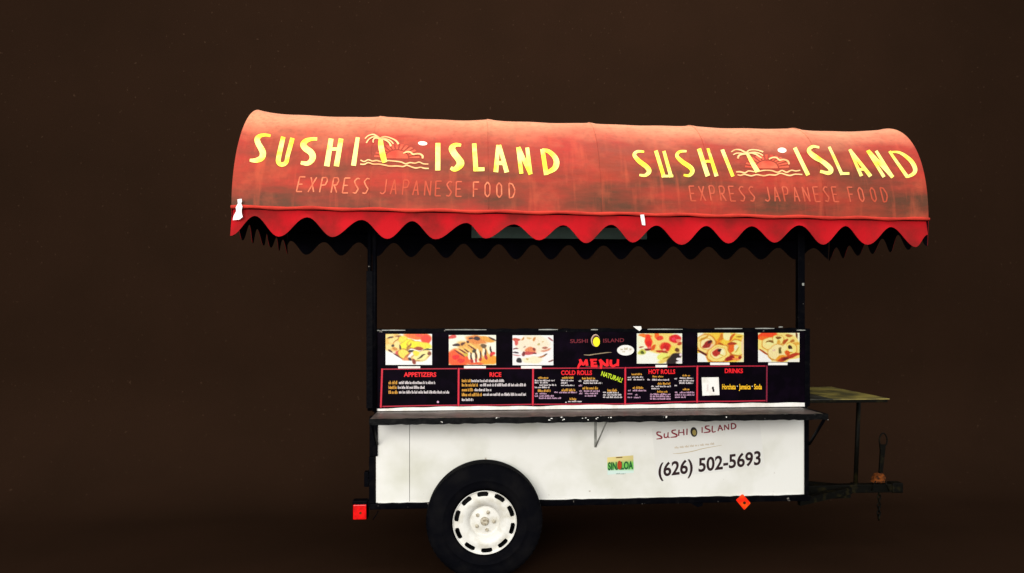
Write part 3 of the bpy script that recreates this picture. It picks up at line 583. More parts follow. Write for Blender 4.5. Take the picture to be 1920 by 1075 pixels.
# coloured state sticker
nx, ny = 24, 16; vs = []; cols = []
for j in range(ny):
    for i in range(nx):
        u, v_ = i / (nx - 1), j / (ny - 1)
        vs.append(P(1138.5 + 49 * u + .8 * v_, 858 - 4 * u + 32.5 * v_, YD))
        top = np.array((248, 228, 150.)) * (1 - u * .1); mid = np.array((120, 205, 90.)); bot = np.array((225, 246, 236.))
        c = top * (1 - smooth(np.array((v_ - .2) / .3))) + mid * smooth(np.array((v_ - .2) / .3)); s_ = float(smooth(np.array((v_ - .6 - .12 * u) / .2))); c = c * (1 - s_) + bot * s_
        cols.append([((x / 255 + .055) / 1.055) ** 2.4 * .85 for x in c] + [1])
st = pyobj('state_sticker', vs, [(j * nx + i, (j + 1) * nx + i, (j + 1) * nx + i + 1, j * nx + i + 1) for j in range(ny - 1) for i in range(nx - 1)], M['print'], body)
at = st.data.color_attributes.new('print', 'FLOAT_COLOR', 'POINT'); at.data.foreach_set('color', np.array(cols, np.float32).ravel())
text('state_lettering', 'SINALOA', 1140, 881.5, 1187, 14, YE, ink(24, 96, 44), body, slope=-.05, bold=.04)
flat('state_lettering', [ell(1161.5, 872.5, 4.2, 8.5)], YE - .0006, ink(196, 70, 24), body)
flat('state_lettering', [seg(1155, 858.5, 1167, 857.6, 1.8)], YE - .0006, ink(120, 80, 24), body)
ticks('state_lettering', [(1155, 1173, 888.3, 2.4)], YE, ink(150, 170, 160), body)

# ---- posts -------------------------------------------------------------------
tp = P(703, 440, 0.03).z
tubeobj('post', [(P(703.3, 700, 0.0).x, -0.020, ZS + 0.0), (P(703.3, 600, 0.0).x, -0.020, tp + 0.25)], 0.0135, M['black'], cart, 10)
tubeobj('post', [(P(692.5, 700, 0.0).x, 0.016, ZS + 0.0), (P(692.5, 600, 0.0).x, 0.016, tp + 0.25)], 0.0125, M['black'], cart, 10)
bm = bmesh.new(); box(bm, (P(688, 600, 0).x, -0.025, P(697, 765, 0).z), (P(700.5, 600, 0).x, 0.012, P(697, 509, 0).z), 0.002); obj('post_web', bm, M['black'], cart)
xpr = P(1500.3, 550, 0.06).x
boxobj('post', (xpr - 0.0215, 0.04, ZS + 0.01), (xpr + 0.0215, 0.08, tp + 0.22), M['black'], cart, 0.003)
boxobj('post_bolt', (xpr + 0.002, 0.034, P(1500, 536, .04).z), (xpr + 0.014, 0.0405, P(1500, 531, .04).z), M['zinc'], cart, 0.001)

# ---- awning -----------------------------------------------------------------
YE0, AH = -0.23, 0.60                                # front eave plane, half depth
YC = YE0 + AH
e0 = P(434, 390, YE0); e1 = P(1741, 413, YE0)
AX0, AX1 = e0.x, e1.x
KT = (e1.z - e0.z) / (e1.x - e0.x)
BR = 0.665                                             # rise
def canopy(x, phi, off=0.0):
    """phi 0 at the front eave, 90 degrees at the ridge, 180 at the back eave"""
    u = (x - AX0) / (AX1 - AX0)
    c, s = math.cos(phi), math.sin(phi)
    k = 0.0
    for h0, h1 in zip(HX[:-1], HX[1:]):
        if h0 <= x <= h1: k = math.sin(math.pi * (x - h0) / (h1 - h0)) ** 0.8 if h0 < x < h1 else 0.0
    endb = math.exp(-min(abs(x - AX0), abs(x - AX1)) / 0.07)
    sag = -0.013 * k * s + 0.017 * endb * s - 0.022 * u * s
    sag += 0.003 * math.sin(x * 9.1 + phi * 3.3) * s + 0.0025 * math.sin(x * 23 - phi * 5) * (1 - s * .5) * s
    a = AH + sag + off; b = BR + sag + off
    ex = 1.10 - 0.20 * u; ce, se = abs(c) ** ex * (1 if c >= 0 else -1), s ** ex
    return Vector((x, YC - a * ce, e0.z + KT * (x - AX0) + b * se))
HX = [AX0, AX1]
def hit(px, py, off=0.0):
    """where the sight line through a photo pixel meets the front of the canopy"""
    d = ray(px, py); lo, hi = 0.0, math.radians(100)
    # march in phi: find phi where the projected point has the right height along this column
    best = None; u = (P(px, py, YC - AH * .7).x - AX0) / (AX1 - AX0)
    for i in range(161):
        ph = lo + (hi - lo) * i / 160
        ex = 1.10 - 0.20 * u; c_ = math.cos(ph); ce, se = (c_ ** ex if c_ > 0 else -abs(c_) ** ex), math.sin(ph) ** ex
        Y = YC - AH * ce; t = (Y - CAM.y) / d.y; q = CAM + d * t
        f = q.z - (e0.z + KT * (q.x - AX0) + BR * se)
        if best is not None and best[0] > 0 >= f:
            r = best[0] / (best[0] - f); ph2 = best[1] + (ph - best[1]) * r; return best[2] + (q.x - best[2]) * r, ph2
        best = (f, ph, q.x)
    return best[2], best[1]
def on_canopy(px, py, eps=0.0):
    x, ph = hit(px, py); near = min(abs(x - h) for h in HX)
    return canopy(min(max(x, AX0), AX1), ph, 0.0018 + eps + 0.0045 * max(0.0, 1 - near / 0.03))
hx = [AX0] + [hit(px, py)[0] for px, py in ((705, 232), (915, 240), (1116, 246), (1312, 249), (1512, 249))] + [AX1]
HX[:] = hx
# frame: hoops, eave rails and cross arms
bm = bmesh.new()
for x in HX:
    xx = min(max(x, AX0 + 0.012), AX1 - 0.012)
    tube(bm, [canopy(xx, math.pi * i / 20, -0.026) for i in range(21)], 0.010, 8)
for ph in (0.0, math.pi):
    a, b_ = canopy(AX0, ph, -0.02), canopy(AX1, ph, -0.02); tube(bm, [a, b_], 0.011, 8)
for xp in (P(697, 600, 0).x, xpr):
    z = e0.z + KT * (xp - AX0) + 0.02
    tube(bm, [(xp, YE0 + .03, z), (xp, YE0 + 2 * AH - .03, z)], 0.014, 8)
awning = obj('awning', bm, M['black'], cart, True)
awning['label'] = 'arched awning of faded red canvas with scalloped crimson valance'
for i in range(6):
    a, b_ = HX[i], HX[i + 1]; nx, ny = 30, 56; vs = []; g = []
    for j in range(ny + 1):
        ph = math.pi * j / ny
        for k in range(nx + 1):
            x = a + (b_ - a) * k / nx
            lap = 0.0025 if (k <= 1 and i > 0) else 0.0     # overlapping seam
            vs.append(canopy(min(max(x, a + 1e-6), b_ - 1e-6), ph, lap)); g.append(math.sin(ph) if ph < math.pi / 2 else 1.0)
    fs = [(j * (nx + 1) + k, j * (nx + 1) + k + 1, (j + 1) * (nx + 1) + k + 1, (j + 1) * (nx + 1) + k) for j in range(ny) for k in range(nx)]
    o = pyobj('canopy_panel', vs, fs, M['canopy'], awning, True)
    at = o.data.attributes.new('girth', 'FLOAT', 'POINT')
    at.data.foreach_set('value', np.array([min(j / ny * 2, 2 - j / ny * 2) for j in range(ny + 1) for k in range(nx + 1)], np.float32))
    # raised seam welt over the hoop
    if i:
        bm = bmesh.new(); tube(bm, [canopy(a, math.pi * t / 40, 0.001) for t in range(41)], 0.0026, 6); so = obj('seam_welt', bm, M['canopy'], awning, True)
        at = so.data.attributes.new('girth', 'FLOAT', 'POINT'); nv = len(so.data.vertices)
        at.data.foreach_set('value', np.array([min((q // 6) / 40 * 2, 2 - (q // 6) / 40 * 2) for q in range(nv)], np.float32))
# black inner layer standing in for the shade under the awning
nx, ny = 60, 40
vs = [canopy(AX0 + .004 + (AX1 - AX0 - .008) * k / nx, math.pi * j / ny, -0.045) for j in range(ny + 1) for k in range(nx + 1)]
fs = [(j * (nx + 1) + k, j * (nx + 1) + k + 1, (j + 1) * (nx + 1) + k + 1, (j + 1) * (nx + 1) + k) for j in range(ny) for k in range(nx)]
pyobj('interior_shade', vs, fs, M['interior_shade'], awning, True)
# gable cloth on both ends
for x, s_ in ((AX0 + .003, 1), (AX1 - .003, -1)):
    arc = [canopy(x, math.pi * i / 30, -0.004) for i in range(31)]
    bm = bmesh.new(); prism(bm, arc, (0.003 * s_, 0, 0)); obj('gable_interior_shade', bm, M['interior_shade'], awning)  # inner layer coloured black for the shade inside
    arc = [canopy(x, math.pi * i / 30, -0.001) - Vector((0.0005 * s_, 0, 0)) for i in range(31)]
    bm = bmesh.new(); prism(bm, arc, (-0.002 * s_, 0, 0)); obj('gable_cloth', bm, M['valance'], awning)
# front valance: scallops traced from the photo
dropx = [(432, 443), (521, 443.5), (624, 445), (726, 448), (816, 449), (911, 447), (1010, 451), (1099, 456), (1186, 455), (1279, 459), (1364, 457), (1453, 455), (1543, 459), (1628, 459), (1714, 464), (1741, 440)]
peakx = [(478, 405), (577, 408), (678, 412), (773, 415), (875, 418), (964, 421), (1057, 422), (1145, 422), (1231, 423), (1324, 424), (1411, 424), (1497, 423), (1586, 424), (1670, 426)]
def scallop(drops, peaks):
    kn = sorted(drops + peaks); out = []
    for (x0, y0), (x1, y1) in zip(kn[:-1], kn[1:]):
        for i in range(9):
            t = i / 9; out.append((x0 + (x1 - x0) * t, y0 + (y1 - y0) * (.5 - .5 * math.cos(math.pi * t))))
    out.append(kn[-1]); return out
def cloth(name, rows, m, parent, th, label=None):
    """rows: list of columns top->bottom; thickness along th"""
    nr = len(rows[0]); vs = []; fs = []
    for s_ in (0, 1):
        for col in rows: vs += [Vector(p) + Vector(th) * s_ for p in col]
    nc = len(rows); o2 = nc * nr
    for i in range(nc - 1):
        for j in range(nr - 1):
            a = i * nr + j; fs.append((a, a + 1, a + nr + 1, a + nr)); fs.append((o2 + a, o2 + a + nr, o2 + a + nr + 1, o2 + a + 1))
        a = i * nr; fs.append((a, a + nr, o2 + a + nr, o2 + a)); a = i * nr + nr - 1; fs.append((a, o2 + a, o2 + a + nr, a + nr))
    for i in (0, nc - 1):
        for j in range(nr - 1):
            a = i * nr + j; fs.append((a, o2 + a, o2 + a + 1, a + 1))
    o = pyobj(name, vs, fs, m, parent, False)
    if label: o['label'] = label
    return o
rows = []
for px, py in scallop(dropx, peakx):
    b_ = P(px, py, YE0 - 0.012); x = min(max(b_.x, AX0), AX1); zt = e0.z + KT * (x - AX0) - 0.004; zb_ = min(b_.z, zt - .01)
    col = []
    for j in range(5):
        t = j / 4; wv = 0.010 * math.sin(x * 11.5 + 1.3) * t + 0.006 * math.sin(x * 29) * t
        col.append((x, YE0 + 0.012 - 0.026 * t + wv, zt + (zb_ - zt) * t))
    rows.append(col)
cloth('valance', rows, M['valance'], awning, (0, 0.0025, 0), 'crimson scalloped valance along the front eave')
# hem roll along the eave and shadow gap beneath it
bm = bmesh.new(); tube(bm, [canopy(AX0 + (AX1 - AX0) * i / 80, 0.0, 0.004) + Vector((0, -.004, .004 + .003 * math.sin(i * .9))) for i in range(81)], [0.0095 + .0015 * math.sin(i * 1.7) for i in range(81)], 8)
obj('eave_hem', bm, mat('red_hem_cloth', lin(196, 58, 44), 0.8, 0.1, lin(160, 44, 36), 8, 0.8), awning, True)
# back valance (interior shade painted black on its inside, seen under the front one)
YBK = YE0 + 2 * AH
bd = [(530 + 0, 474)] + [(574 + 65.6 * i, 478 + 9 * min(1, i / 6) - 0) for i in range(16)]
bp_ = [(545, 452)] + [(607 + 65.6 * i, ramp(607 + 65.6 * i, [600, 1560], [454, 466])) for i in range(15)]
rows = []
xb0, xb1 = AX0, AX1
for px, py in scallop(bd, bp_):
    b_ = P(px, py, YBK); x = b_.x; zt = e0.z + KT * (x - AX0) + .01
    if xb0 <= x <= xb1: rows.append([(x, YBK + .004 + .006 * math.sin(x * 17) * t, zt + (b_.z - zt) * t) for t in (0, .5, 1)])
cloth('valance', rows, M['interior_shade'], awning, (0, 0.002, 0), 'inside of the rear valance, blackened as interior shade')
# end valances
for x, sg in ((AX0 + .001, 1), (AX1 - .001, -1)):
    rows = []
    zt = e0.z + KT * (x - AX0)
    n = 120
    for i in range(n + 1):
        y = YE0 + (YBK - YE0) * i / n; ph = i / n * 6 * 2 * math.pi
        drop = 0.105 + 0.045 * math.cos(ph) + .006 * math.sin(i * .37)
        rows.append([(x + sg * .006 * math.sin(y * 21) * t, y, zt + .01 - (drop + .01) * t) for t in (0, .5, 1)])
    cloth('valance', rows, M['interior_shade'], awning, (0.002 * sg, 0, 0), 'inside of the end valance, blackened as interior shade')
    cloth('valance', [[Vector(p) - Vector((0.0005 * sg, 0, -0.002 * (k == 2))) for k, p in enumerate(c)] for c in rows], M['valance'], awning, (-0.0012 * sg, 0, 0), 'crimson outside of the end valance')
# red outer face of the right end valance corner and of the left one is the front cloth's return
# grey sheet hanging inside at the back
a = P(884, 400, YBK - .05); b_ = P(1213, 449, YBK - .05)
boxobj('inner_sheet', (a.x, YBK - .05, b_.z), (b_.x, YBK - .046, a.z), M['grey_panel'], awning, 0.001)['label'] = 'faded green grey sheet inside the back of the awning'
boxobj('inner_rail', (a.x - .2, YBK - .052, b_.z - .03), (b_.x + .2, YBK - .03, b_.z - .002), M['black'], awning, 0.001)
# tape repairs
def tape(pts, Y=None):
    bm = bmesh.new(); prism(bm, [P(x, y, YE0 - .034) for x, y in pts], (0, .0015, 0)); obj('tape_patch', bm, M['tape'], awning)
tape([(445, 374), (453, 373), (453.5, 379), (452, 381), (454.5, 388), (453, 393), (453, 399), (455, 407), (449, 412), (436.5, 413), (438, 405), (443, 396), (442, 389), (446, 382)])
tape([(1200.5, 403), (1207.5, 402.5), (1209, 412), (1210, 423), (1204, 422), (1202, 412)])
# lettering on the cloth
YW = mat('yellow_letter_paint', lin(255, 244, 140, .95), 0.5, 0.2, lin(255, 230, 60, .95), 9, 1.0, 0.42, 0.6)
CRM2 = mat('cream_line_paint', lin(255, 205, 140, .85), 0.6, 0.2, lin(240, 150, 90, .85), 14, 0.8)
WHT = mat('white_dot_paint', lin(255, 246, 220, .95), 0.6, 0.2)
PKS = mat('faded_sun_paint', lin(214, 98, 68), 0.65, 0.2, lin(186, 62, 42), 8, 1.0, 0.38, 0.60)
ZA = (460, 235, 8.727); ZBm = (660, 235, 11.294); ZC = (800, 250, 7.385); ZR3 = (1120, 210, 3.7059); ZP = (1360, 260, 12.0); ZR4 = (1430, 210, 3.7059)
letters = [
    (ZA, [[(408, 162, 44), (330, 152, 48), (245, 168, 62), (195, 225, 88), (212, 300, 92), (255, 375, 98), (286, 450, 100), (268, 530, 92), (200, 572, 82), (130, 582, 62), (75, 578, 44)]]),
    (ZA, [[(617, 172, 70), (580, 330, 76), (545, 500, 78), (535, 580, 76), (562, 628, 72), (620, 632, 72), (668, 590, 68), (690, 480, 68), (730, 330, 70), (767, 188, 70)]]),
    (ZA, [[(1172, 212, 52), (1080, 212, 58), (990, 240, 84), (945, 300, 100), (980, 365, 104), (1065, 430, 104), (1100, 500, 104), (1080, 570, 88), (1010, 620, 74), (905, 605, 56)]]),
    (ZA, [[(1402, 206, 78), (1330, 665, 90)], [(1565, 206, 76), (1488, 668, 86)], [(1390, 380, 54), (1530, 378, 54)]]),
    (ZA, [[(1838, 190, 64), (1770, 662, 80)]]),
    (ZC, [[(155, 115, 66), (153, 508, 70)]]),
    (ZC, [[(476, 156, 40), (400, 150, 58), (350, 195, 88), (380, 270, 90), (440, 350, 92), (468, 412, 106), (430, 468, 86), (380, 495, 64), (332, 474, 46)]]),
    (ZC, [[(658, 132, 60), (682, 522, 68)], [(665, 497, 56), (800, 497, 52)]]),
    (ZC, [[(990, 150, 50), (958, 538, 66)], [(1004, 150, 54), (1110, 538, 64)], [(968, 408, 58), (1060, 408, 58)]]),
    (ZC, [[(1268, 174, 54), (1312, 552, 56)], [(1270, 174, 58), (1442, 560, 56)], [(1394, 174, 52), (1436, 558, 60)]]),
    (ZC, [[(1604, 195, 58), (1658, 570, 62)], [(1600, 208, 40), (1690, 232, 58), (1775, 315, 70), (1800, 400, 80), (1765, 482, 74), (1650, 546, 48)]]),
    (ZR3, [[(328, 264, 15), (282, 262, 20), (260, 288, 26), (292, 332, 32), (345, 375, 34), (362, 408, 32), (335, 436, 22), (294, 434, 16)]]),
    (ZR3, [[(410, 256, 26), (466, 448, 26)], [(466, 258, 22), (516, 448, 26)], [(448, 440, 18), (530, 440, 18)]]),
    (ZR3, [[(622, 264, 15), (575, 266, 20), (556, 295, 24), (592, 338, 30), (648, 380, 32), (662, 410, 30), (640, 438, 22), (602, 434, 15)]]),
    (ZR3, [[(708, 250, 28), (768, 445, 30)], [(770, 248, 22), (830, 444, 28)], [(735, 342, 18), (798, 342, 18)]]),
    (ZR3, [[(872, 250, 26), (944, 445, 24)]]),
    (ZR4, [[(228, 236, 26), (320, 434, 28)]]),
    (ZR4, [[(398, 235, 18), (345, 236, 22), (326, 262, 28), (370, 310, 34), (440, 355, 36), (478, 395, 34), (460, 420, 28), (400, 412, 20)]]),
    (ZR4, [[(468, 228, 20), (556, 430, 24)], [(545, 422, 20), (608, 420, 18)]]),
    (ZR4, [[(614, 240, 18), (692, 438, 24)], [(614, 240, 22), (756, 440, 28)], [(662, 388, 18), (728, 390, 18)]]),
    (ZR4, [[(738, 248, 20), (850, 444, 24)], [(742, 250, 26), (912, 446, 26)], [(798, 252, 20), (908, 444, 26)]]),
    (ZR4, [[(890, 256, 18), (1012, 448, 24)], [(890, 262, 12), (960, 270, 18), (1030, 328, 26), (1062, 388, 28), (1052, 424, 26), (1008, 446, 18)]]),
]
for z, st in letters: brush('letter', st, z, 0, YW, awning, on_canopy)
def sun(cx, cy, r, zoom, name):
    zx, zy, s = zoom; vs = []; fs = []
    def add(poly):
        n0 = len(vs); vs.extend(on_canopy(zx + x / s, zy + y / s, -.0006) for x, y in poly); fs.append(tuple(range(n0, n0 + len(poly))))
    add([(cx + r * math.cos(t), cy - r * .75 * math.sin(t)) for t in np.linspace(0, math.pi, 16)])
    for k in range(13):
        a = math.pi * (k + .5) / 13; d = .07
        add([(cx + r * 1.12 * math.cos(a - d), cy - r * .84 * math.sin(a - d)), (cx + r * 2.0 * math.cos(a - d), cy - r * 1.35 * math.sin(a - d)), (cx + r * 2.0 * math.cos(a + d), cy - r * 1.35 * math.sin(a + d)), (cx + r * 1.12 * math.cos(a + d), cy - r * .84 * math.sin(a + d))])
    pyobj(name, vs, fs, PKS, awning)
sun(950, 690, 240, ZBm, 'sun_emblem'); sun(950, 640, 250, ZP, 'sun_emblem')
palmL = [[(275, 280, 24), (340, 218, 26), (430, 202, 30), (520, 228, 38), (595, 275, 44)], [(302, 375, 30), (350, 305, 28), (430, 262, 30), (520, 255, 32), (590, 280, 30)], [(450, 380, 24), (452, 320, 26), (500, 275, 26), (580, 280, 26)],
         [(590, 275, 44), (660, 232, 32), (750, 228, 26), (850, 260, 28), (930, 305, 36), (985, 378, 42)], [(610, 275, 34), (690, 290, 32), (760, 325, 34), (800, 370, 38), (822, 430, 44)], [(620, 268, 30), (720, 272, 26), (810, 305, 26), (875, 375, 26)]]
wavL = [[(180, 740, 24), (260, 772, 26), (340, 738, 26), (430, 768, 26), (520, 745, 30), (620, 765, 26), (740, 742, 26), (900, 752, 28), (1040, 770, 28), (1130, 805, 28), (1230, 780, 28), (1330, 790, 26), (1420, 765, 26), (1510, 800, 26), (1615, 806, 22)],
        [(175, 828, 28), (260, 832, 28), (340, 800, 28), (440, 830, 26), (560, 822, 26), (700, 842, 30), (800, 862, 30), (950, 858, 30), (1080, 868, 28), (1160, 840, 30), (1250, 870, 28), (1350, 896, 30), (1450, 880, 26), (1530, 900, 30), (1625, 904, 26)],
        [(1085, 585, 26), (1140, 556, 30), (1225, 552, 34), (1290, 600, 36), (1360, 590, 32), (1440, 592, 36), (1495, 640, 46), (1488, 690, 38)]]
palmR = [[(150, 262, 26), (230, 208, 30), (340, 205, 36), (430, 245, 40), (495, 275, 42)], [(190, 332, 24), (260, 294, 28), (350, 288, 26), (480, 300, 30)], [(292, 420, 44), (322, 345, 42), (400, 312, 40), (490, 305, 36)],
         [(495, 270, 40), (560, 210, 32), (660, 196, 30), (760, 206, 30), (875, 245, 36)], [(520, 285, 34), (620, 280, 40), (720, 310, 40), (835, 395, 34)], [(560, 270, 30), (700, 262, 36), (800, 290, 32), (868, 335, 28)]]
wavR = [[(250, 735, 34), (340, 730, 38), (450, 752, 34), (540, 705, 28), (700, 722, 26), (880, 688, 28), (1050, 692, 30), (1190, 735, 32), (1290, 692, 28), (1390, 735, 32), (1500, 690, 30), (1600, 705, 28), (1700, 690, 28)],
        [(280, 800, 28), (350, 815, 30), (440, 790, 32), (590, 820, 32), (720, 790, 28), (880, 816, 32), (1000, 792, 30), (1140, 800, 32), (1260, 760, 28), (1450, 812, 34), (1580, 782, 28), (1745, 790, 26)],
        [(1000, 422, 32), (1080, 386, 34), (1170, 392, 36), (1235, 450, 36), (1330, 440, 36), (1420, 480, 42), (1450, 555, 38)]]
for k, s_ in enumerate((palmL, wavL)): brush('palm_emblem', s_, ZBm, 0, CRM2, awning, lambda x, y, e: on_canopy(x, y, e + .0004))
for k, s_ in enumerate((palmR, wavR)): brush('palm_emblem', s_, ZP, 0, CRM2, awning, lambda x, y, e: on_canopy(x, y, e + .0004))
brush('palm_trunk', [[(610, 280, 84), (608, 400, 112), (632, 540, 118), (664, 680, 118), (695, 785, 96)]], ZBm, 0, YW, awning, lambda x, y, e: on_canopy(x, y, e + .0012))
brush('palm_trunk', [[(495, 275, 50), (560, 390, 84), (645, 550, 104), (742, 722, 112)]], ZP, 0, YW, awning, lambda x, y, e: on_canopy(x, y, e + .0012))
for (cx, cy, rx, ry, an) in ((792.3, 266.4, 8.6, 3.9, 3), (1468, 278, 8.2, 5.0, 8)):
    vs = [on_canopy(x, y) for x, y in ell(cx, cy, rx, ry, an, 20)]; pyobj('cloud_dot', vs, [tuple(range(20))[::-1]], WHT, awning)
# worn strap line, one faded letter at a time
G = {'E': [[(1, 0), (0, 0), (0, 1), (1, 1)], [(0, .5), (.8, .5)]], 'X': [[(0, 0), (1, 1)], [(1, 0), (0, 1)]], 'P': [[(0, 1), (0, 0), (.75, 0), (1, .2), (.75, .5), (0, .52)]],
     'R': [[(0, 1), (0, 0), (.75, 0), (1, .2), (.75, .48), (.1, .5)], [(.3, .5), (1, 1)]], 'S': [[(1, .05), (.5, 0), (.05, .2), (.4, .45), (.95, .72), (.6, 1), (0, .96)]],
     'J': [[(.9, 0), (.9, .85), (.5, 1), (0, .9)]], 'A': [[(0, 1), (.5, 0), (1, 1)], [(.2, .66), (.8, .66)]], 'N': [[(0, 1), (0, 0), (1, 1), (1, 0)]], 'F': [[(1, 0), (0, 0), (0, 1)], [(0, .48), (.75, .48)]],
     'O': [[(.5, 0), (.08, .2), (.08, .8), (.5, 1), (.92, .8), (.92, .2), (.5, 0)]], 'D': [[(0, 0), (0, 1), (.6, .95), (1, .6), (1, .4), (.6, .05), (0, 0)]]}
FADES = [mat('worn_letter_paint', lin(*c), 0.65, 0.15, lin(178, 70, 46), 30, 0.8, 0.42, 0.68) for c in ((216, 122, 86), (196, 90, 64), (184, 76, 52))]
def strap(chars, cxs, y0, y1, h, lean, fades, wd):
    for k, (ch_, cx) in enumerate(zip(chars, cxs)):
        top = ramp(cx, [cxs[0], cxs[-1]], [y0, y1]); sts = []
        for poly in G[ch_]:
            # straight polylines: split into single segments so corners stay sharp
            pp = [(cx + (u - .5) * wd + lean(cx) * (.5 - v) * h, top + v * h, 2.6) for u, v in poly]
            sts += [[pp[i], pp[i + 1]] for i in range(len(pp) - 1)]
        brush('strap_letter', sts, (0, 0, 1), 0, FADES[fades[k]], awning, lambda x, y, e: on_canopy(x, y, e - .0004))
strap('EXPRESSJAPANESEFOOD', [564, 585.5, 607, 628.5, 649.5, 668, 686.5, 719, 738.5, 761, 780, 802, 822, 842, 860.5, 893, 914, 936, 960], 331.5, 343.5, 28, lambda x: ramp(x, [560, 960], [.22, -.03]), [0, 0, 0, 0, 0, 0, 0, 1, 2, 2, 2, 2, 2, 1, 1, 0, 0, 0, 0], 10.5)
strap('EXPRESSJAPANESEFOOD', [1299, 1316.5, 1336, 1355, 1373, 1391.5, 1410, 1438, 1456, 1474.5, 1493, 1512, 1531.5, 1549, 1566.5, 1597, 1615, 1638, 1659], 348.5, 350.5, 28, lambda x: ramp(x, [1299, 1660], [-.14, -.22]), [1, 1, 1, 1, 1, 1, 1, 1, 1, 1, 1, 1, 1, 1, 1, 1, 1, 2, 2], 9.5)

# ---- wheels ---------------------------------------------------------------------
def lathe(bm, prof, c, n=96, closed=False):
    rings = []
    for y, r in prof: rings.append([bm.verts.new((c.x + r * math.cos(2 * math.pi * k / n), c.y + y, c.z + r * math.sin(2 * math.pi * k / n))) for k in range(n)])
    m_ = len(rings)
    for i in range(m_ if closed else m_ - 1):
        for k in range(n): bm.faces.new((rings[i][k], rings[i][(k + 1) % n], rings[(i + 1) % m_][(k + 1) % n], rings[(i + 1) % m_][k]))
def wheel(cx, y_out, sgn):
    """y_out: plane of the outer sidewall; sgn +1: the wheel body runs towards +y"""
    c = Vector((cx, y_out, 0.33))
    f = lambda prof: [(sgn * y, r) for y, r in prof]
    bm = bmesh.new(); lathe(bm, f([(0.055, 0.03), (0.055, 0.12), (0.075, 0.165), (0.165, 0.165), (0.165, 0.03)]), c, 48)
    wh = obj('wheel', bm, M['drum'], cart, True)
    # tyre with grooved tread and moulded sidewall rings
    tr = [(0.030, 0.181), (0.014, 0.185), (0.006, 0.196), (0.002, 0.214), (0.000, 0.232), (-0.0015, 0.234), (-0.0015, 0.238), (0.000, 0.240), (0.001, 0.262), (0.004, 0.284), (0.010, 0.302), (0.016, 0.315), (0.024, 0.323), (0.034, 0.3275)]
    for g in (0.052, 0.076, 0.100, 0.124): tr += [(g - .003, .3298), (g - .002, .322), (g + .002, .322), (g + .003, .3298)]
    tr += [(0.142, .3275), (0.152, .323), (0.160, .315), (0.170, .29), (0.176, .25), (0.172, .205), (0.160, .183), (0.150, .180)]
    bm = bmesh.new(); lathe(bm, f(tr), c, 120)
    # shoulder lugs
    for k in range(60):
        a = 2 * math.pi * k / 60; u = Vector((math.cos(a), 0, math.sin(a))); t = Vector((-math.sin(a), 0, math.cos(a)))
        p0 = c + u * 0.318 + Vector((0, sgn * 0.022, 0)); vs8 = []
        for dr in (0, 0.0095):
            for dt in (-.010, .010):
                for dy in (0, 0.022 * sgn): vs8.append(bm.verts.new(p0 + u * dr + t * dt + Vector((0, dy + (0.004 * sgn if dr else 0), 0))))
        for q in ((0, 1, 3, 2), (4, 6, 7, 5), (0, 4, 5, 1), (2, 3, 7, 6), (0, 2, 6, 4), (1, 5, 7, 3)): bm.faces.new([vs8[i] for i in q])
    obj('tyre', bm, M['tyre'], wh, True)
    # rim: pressed steel disc with ten slots
    n = 160; prof = [(0.004, .1795), (0.0, .1775), (0.010, .1745), (0.014, .1735), (0.0155, .1715), (0.0155, .168), (0.0150, .160), (0.0140, .152), (0.0130, .1485), (0.0125, .1465), (0.0115, .141), (0.0100, .132), (0.0110, .120), (0.0160, .108), (0.0230, .097), (0.0370, .088), (0.0480, .0835), (0.0500, .080), (0.0485, .074), (0.0440, .060), (0.041, .046), (0.038, .034), (0.038, .022)]
    off = R(94) - math.pi / 10 if sgn > 0 else 0.0
    bm = bmesh.new(); rings = [[bm.verts.new((c.x + r * math.cos(off + 2 * math.pi * k / n), c.y + sgn * y, c.z + r * math.sin(off + 2 * math.pi * k / n))) for k in range(n)] for y, r in prof]
    for i in range(len(prof) - 1):
        for k in range(n):
            j = k % 16; hole = (4 <= i <= 8) and (3 <= j <= 12)
            if hole and i in (4, 8) and j in (3, 12): hole = False
            if not hole: bm.faces.new((rings[i][k], rings[i][(k + 1) % n], rings[i + 1][(k + 1) % n], rings[i + 1][k]))
    obj('rim', bm, M['rim'], wh, True)
    bm = bmesh.new(); lathe(bm, f([(0.030, .181), (0.06, .172), (0.15, .176)]), c, 64); obj('rim_barrel', bm, M['drum'], wh, True)
    bm = bmesh.new(); lathe(bm, f([(0.0365, .024), (0.026, .0235), (0.022, .021), (0.0215, .010), (0.024, .004), (0.024, .0005)]), c, 32); obj('hub_cap', bm, M['nut'], wh, True)
    for k in range(5):
        a = R(68 + 72 * k); p = c + Vector((math.cos(a) * .052, sgn * .0425, math.sin(a) * .052))
        bm = bmesh.new(); tube(bm, [p, p - Vector((0, sgn * .010, 0)), p - Vector((0, sgn * .013, 0))], [.0105, .0105, .006], 6); obj('lug_nut', bm, M['nut'], wh)
    return wh
wc = P(909, 979, -0.19)
w1 = wheel(wc.x, -0.19, 1); w1['label'] = 'black tyre on a white slotted steel wheel'
w2 = wheel(wc.x, DEP + 0.19, -1); w2['label'] = 'far side wheel hidden behind the cart'
tubeobj('axle', [(wc.x, -0.03, .33), (wc.x, DEP + .03, .33)], 0.026, M['black'], cart, 12)
for y in (0.06, DEP - .06):
    bm = bmesh.new(); box(bm, (wc.x - .28, y - .022, .352), (wc.x + .28, y + .022, .372), .002); box(bm, (wc.x - .2, y - .021, .373), (wc.x + .2, y + .021, .386), .002)
    box(bm, (wc.x - .05, y - .02, .3865), (wc.x + .05, y + .02, zf0 + .002), .002); obj('leaf_spring', bm, M['black'], cart)

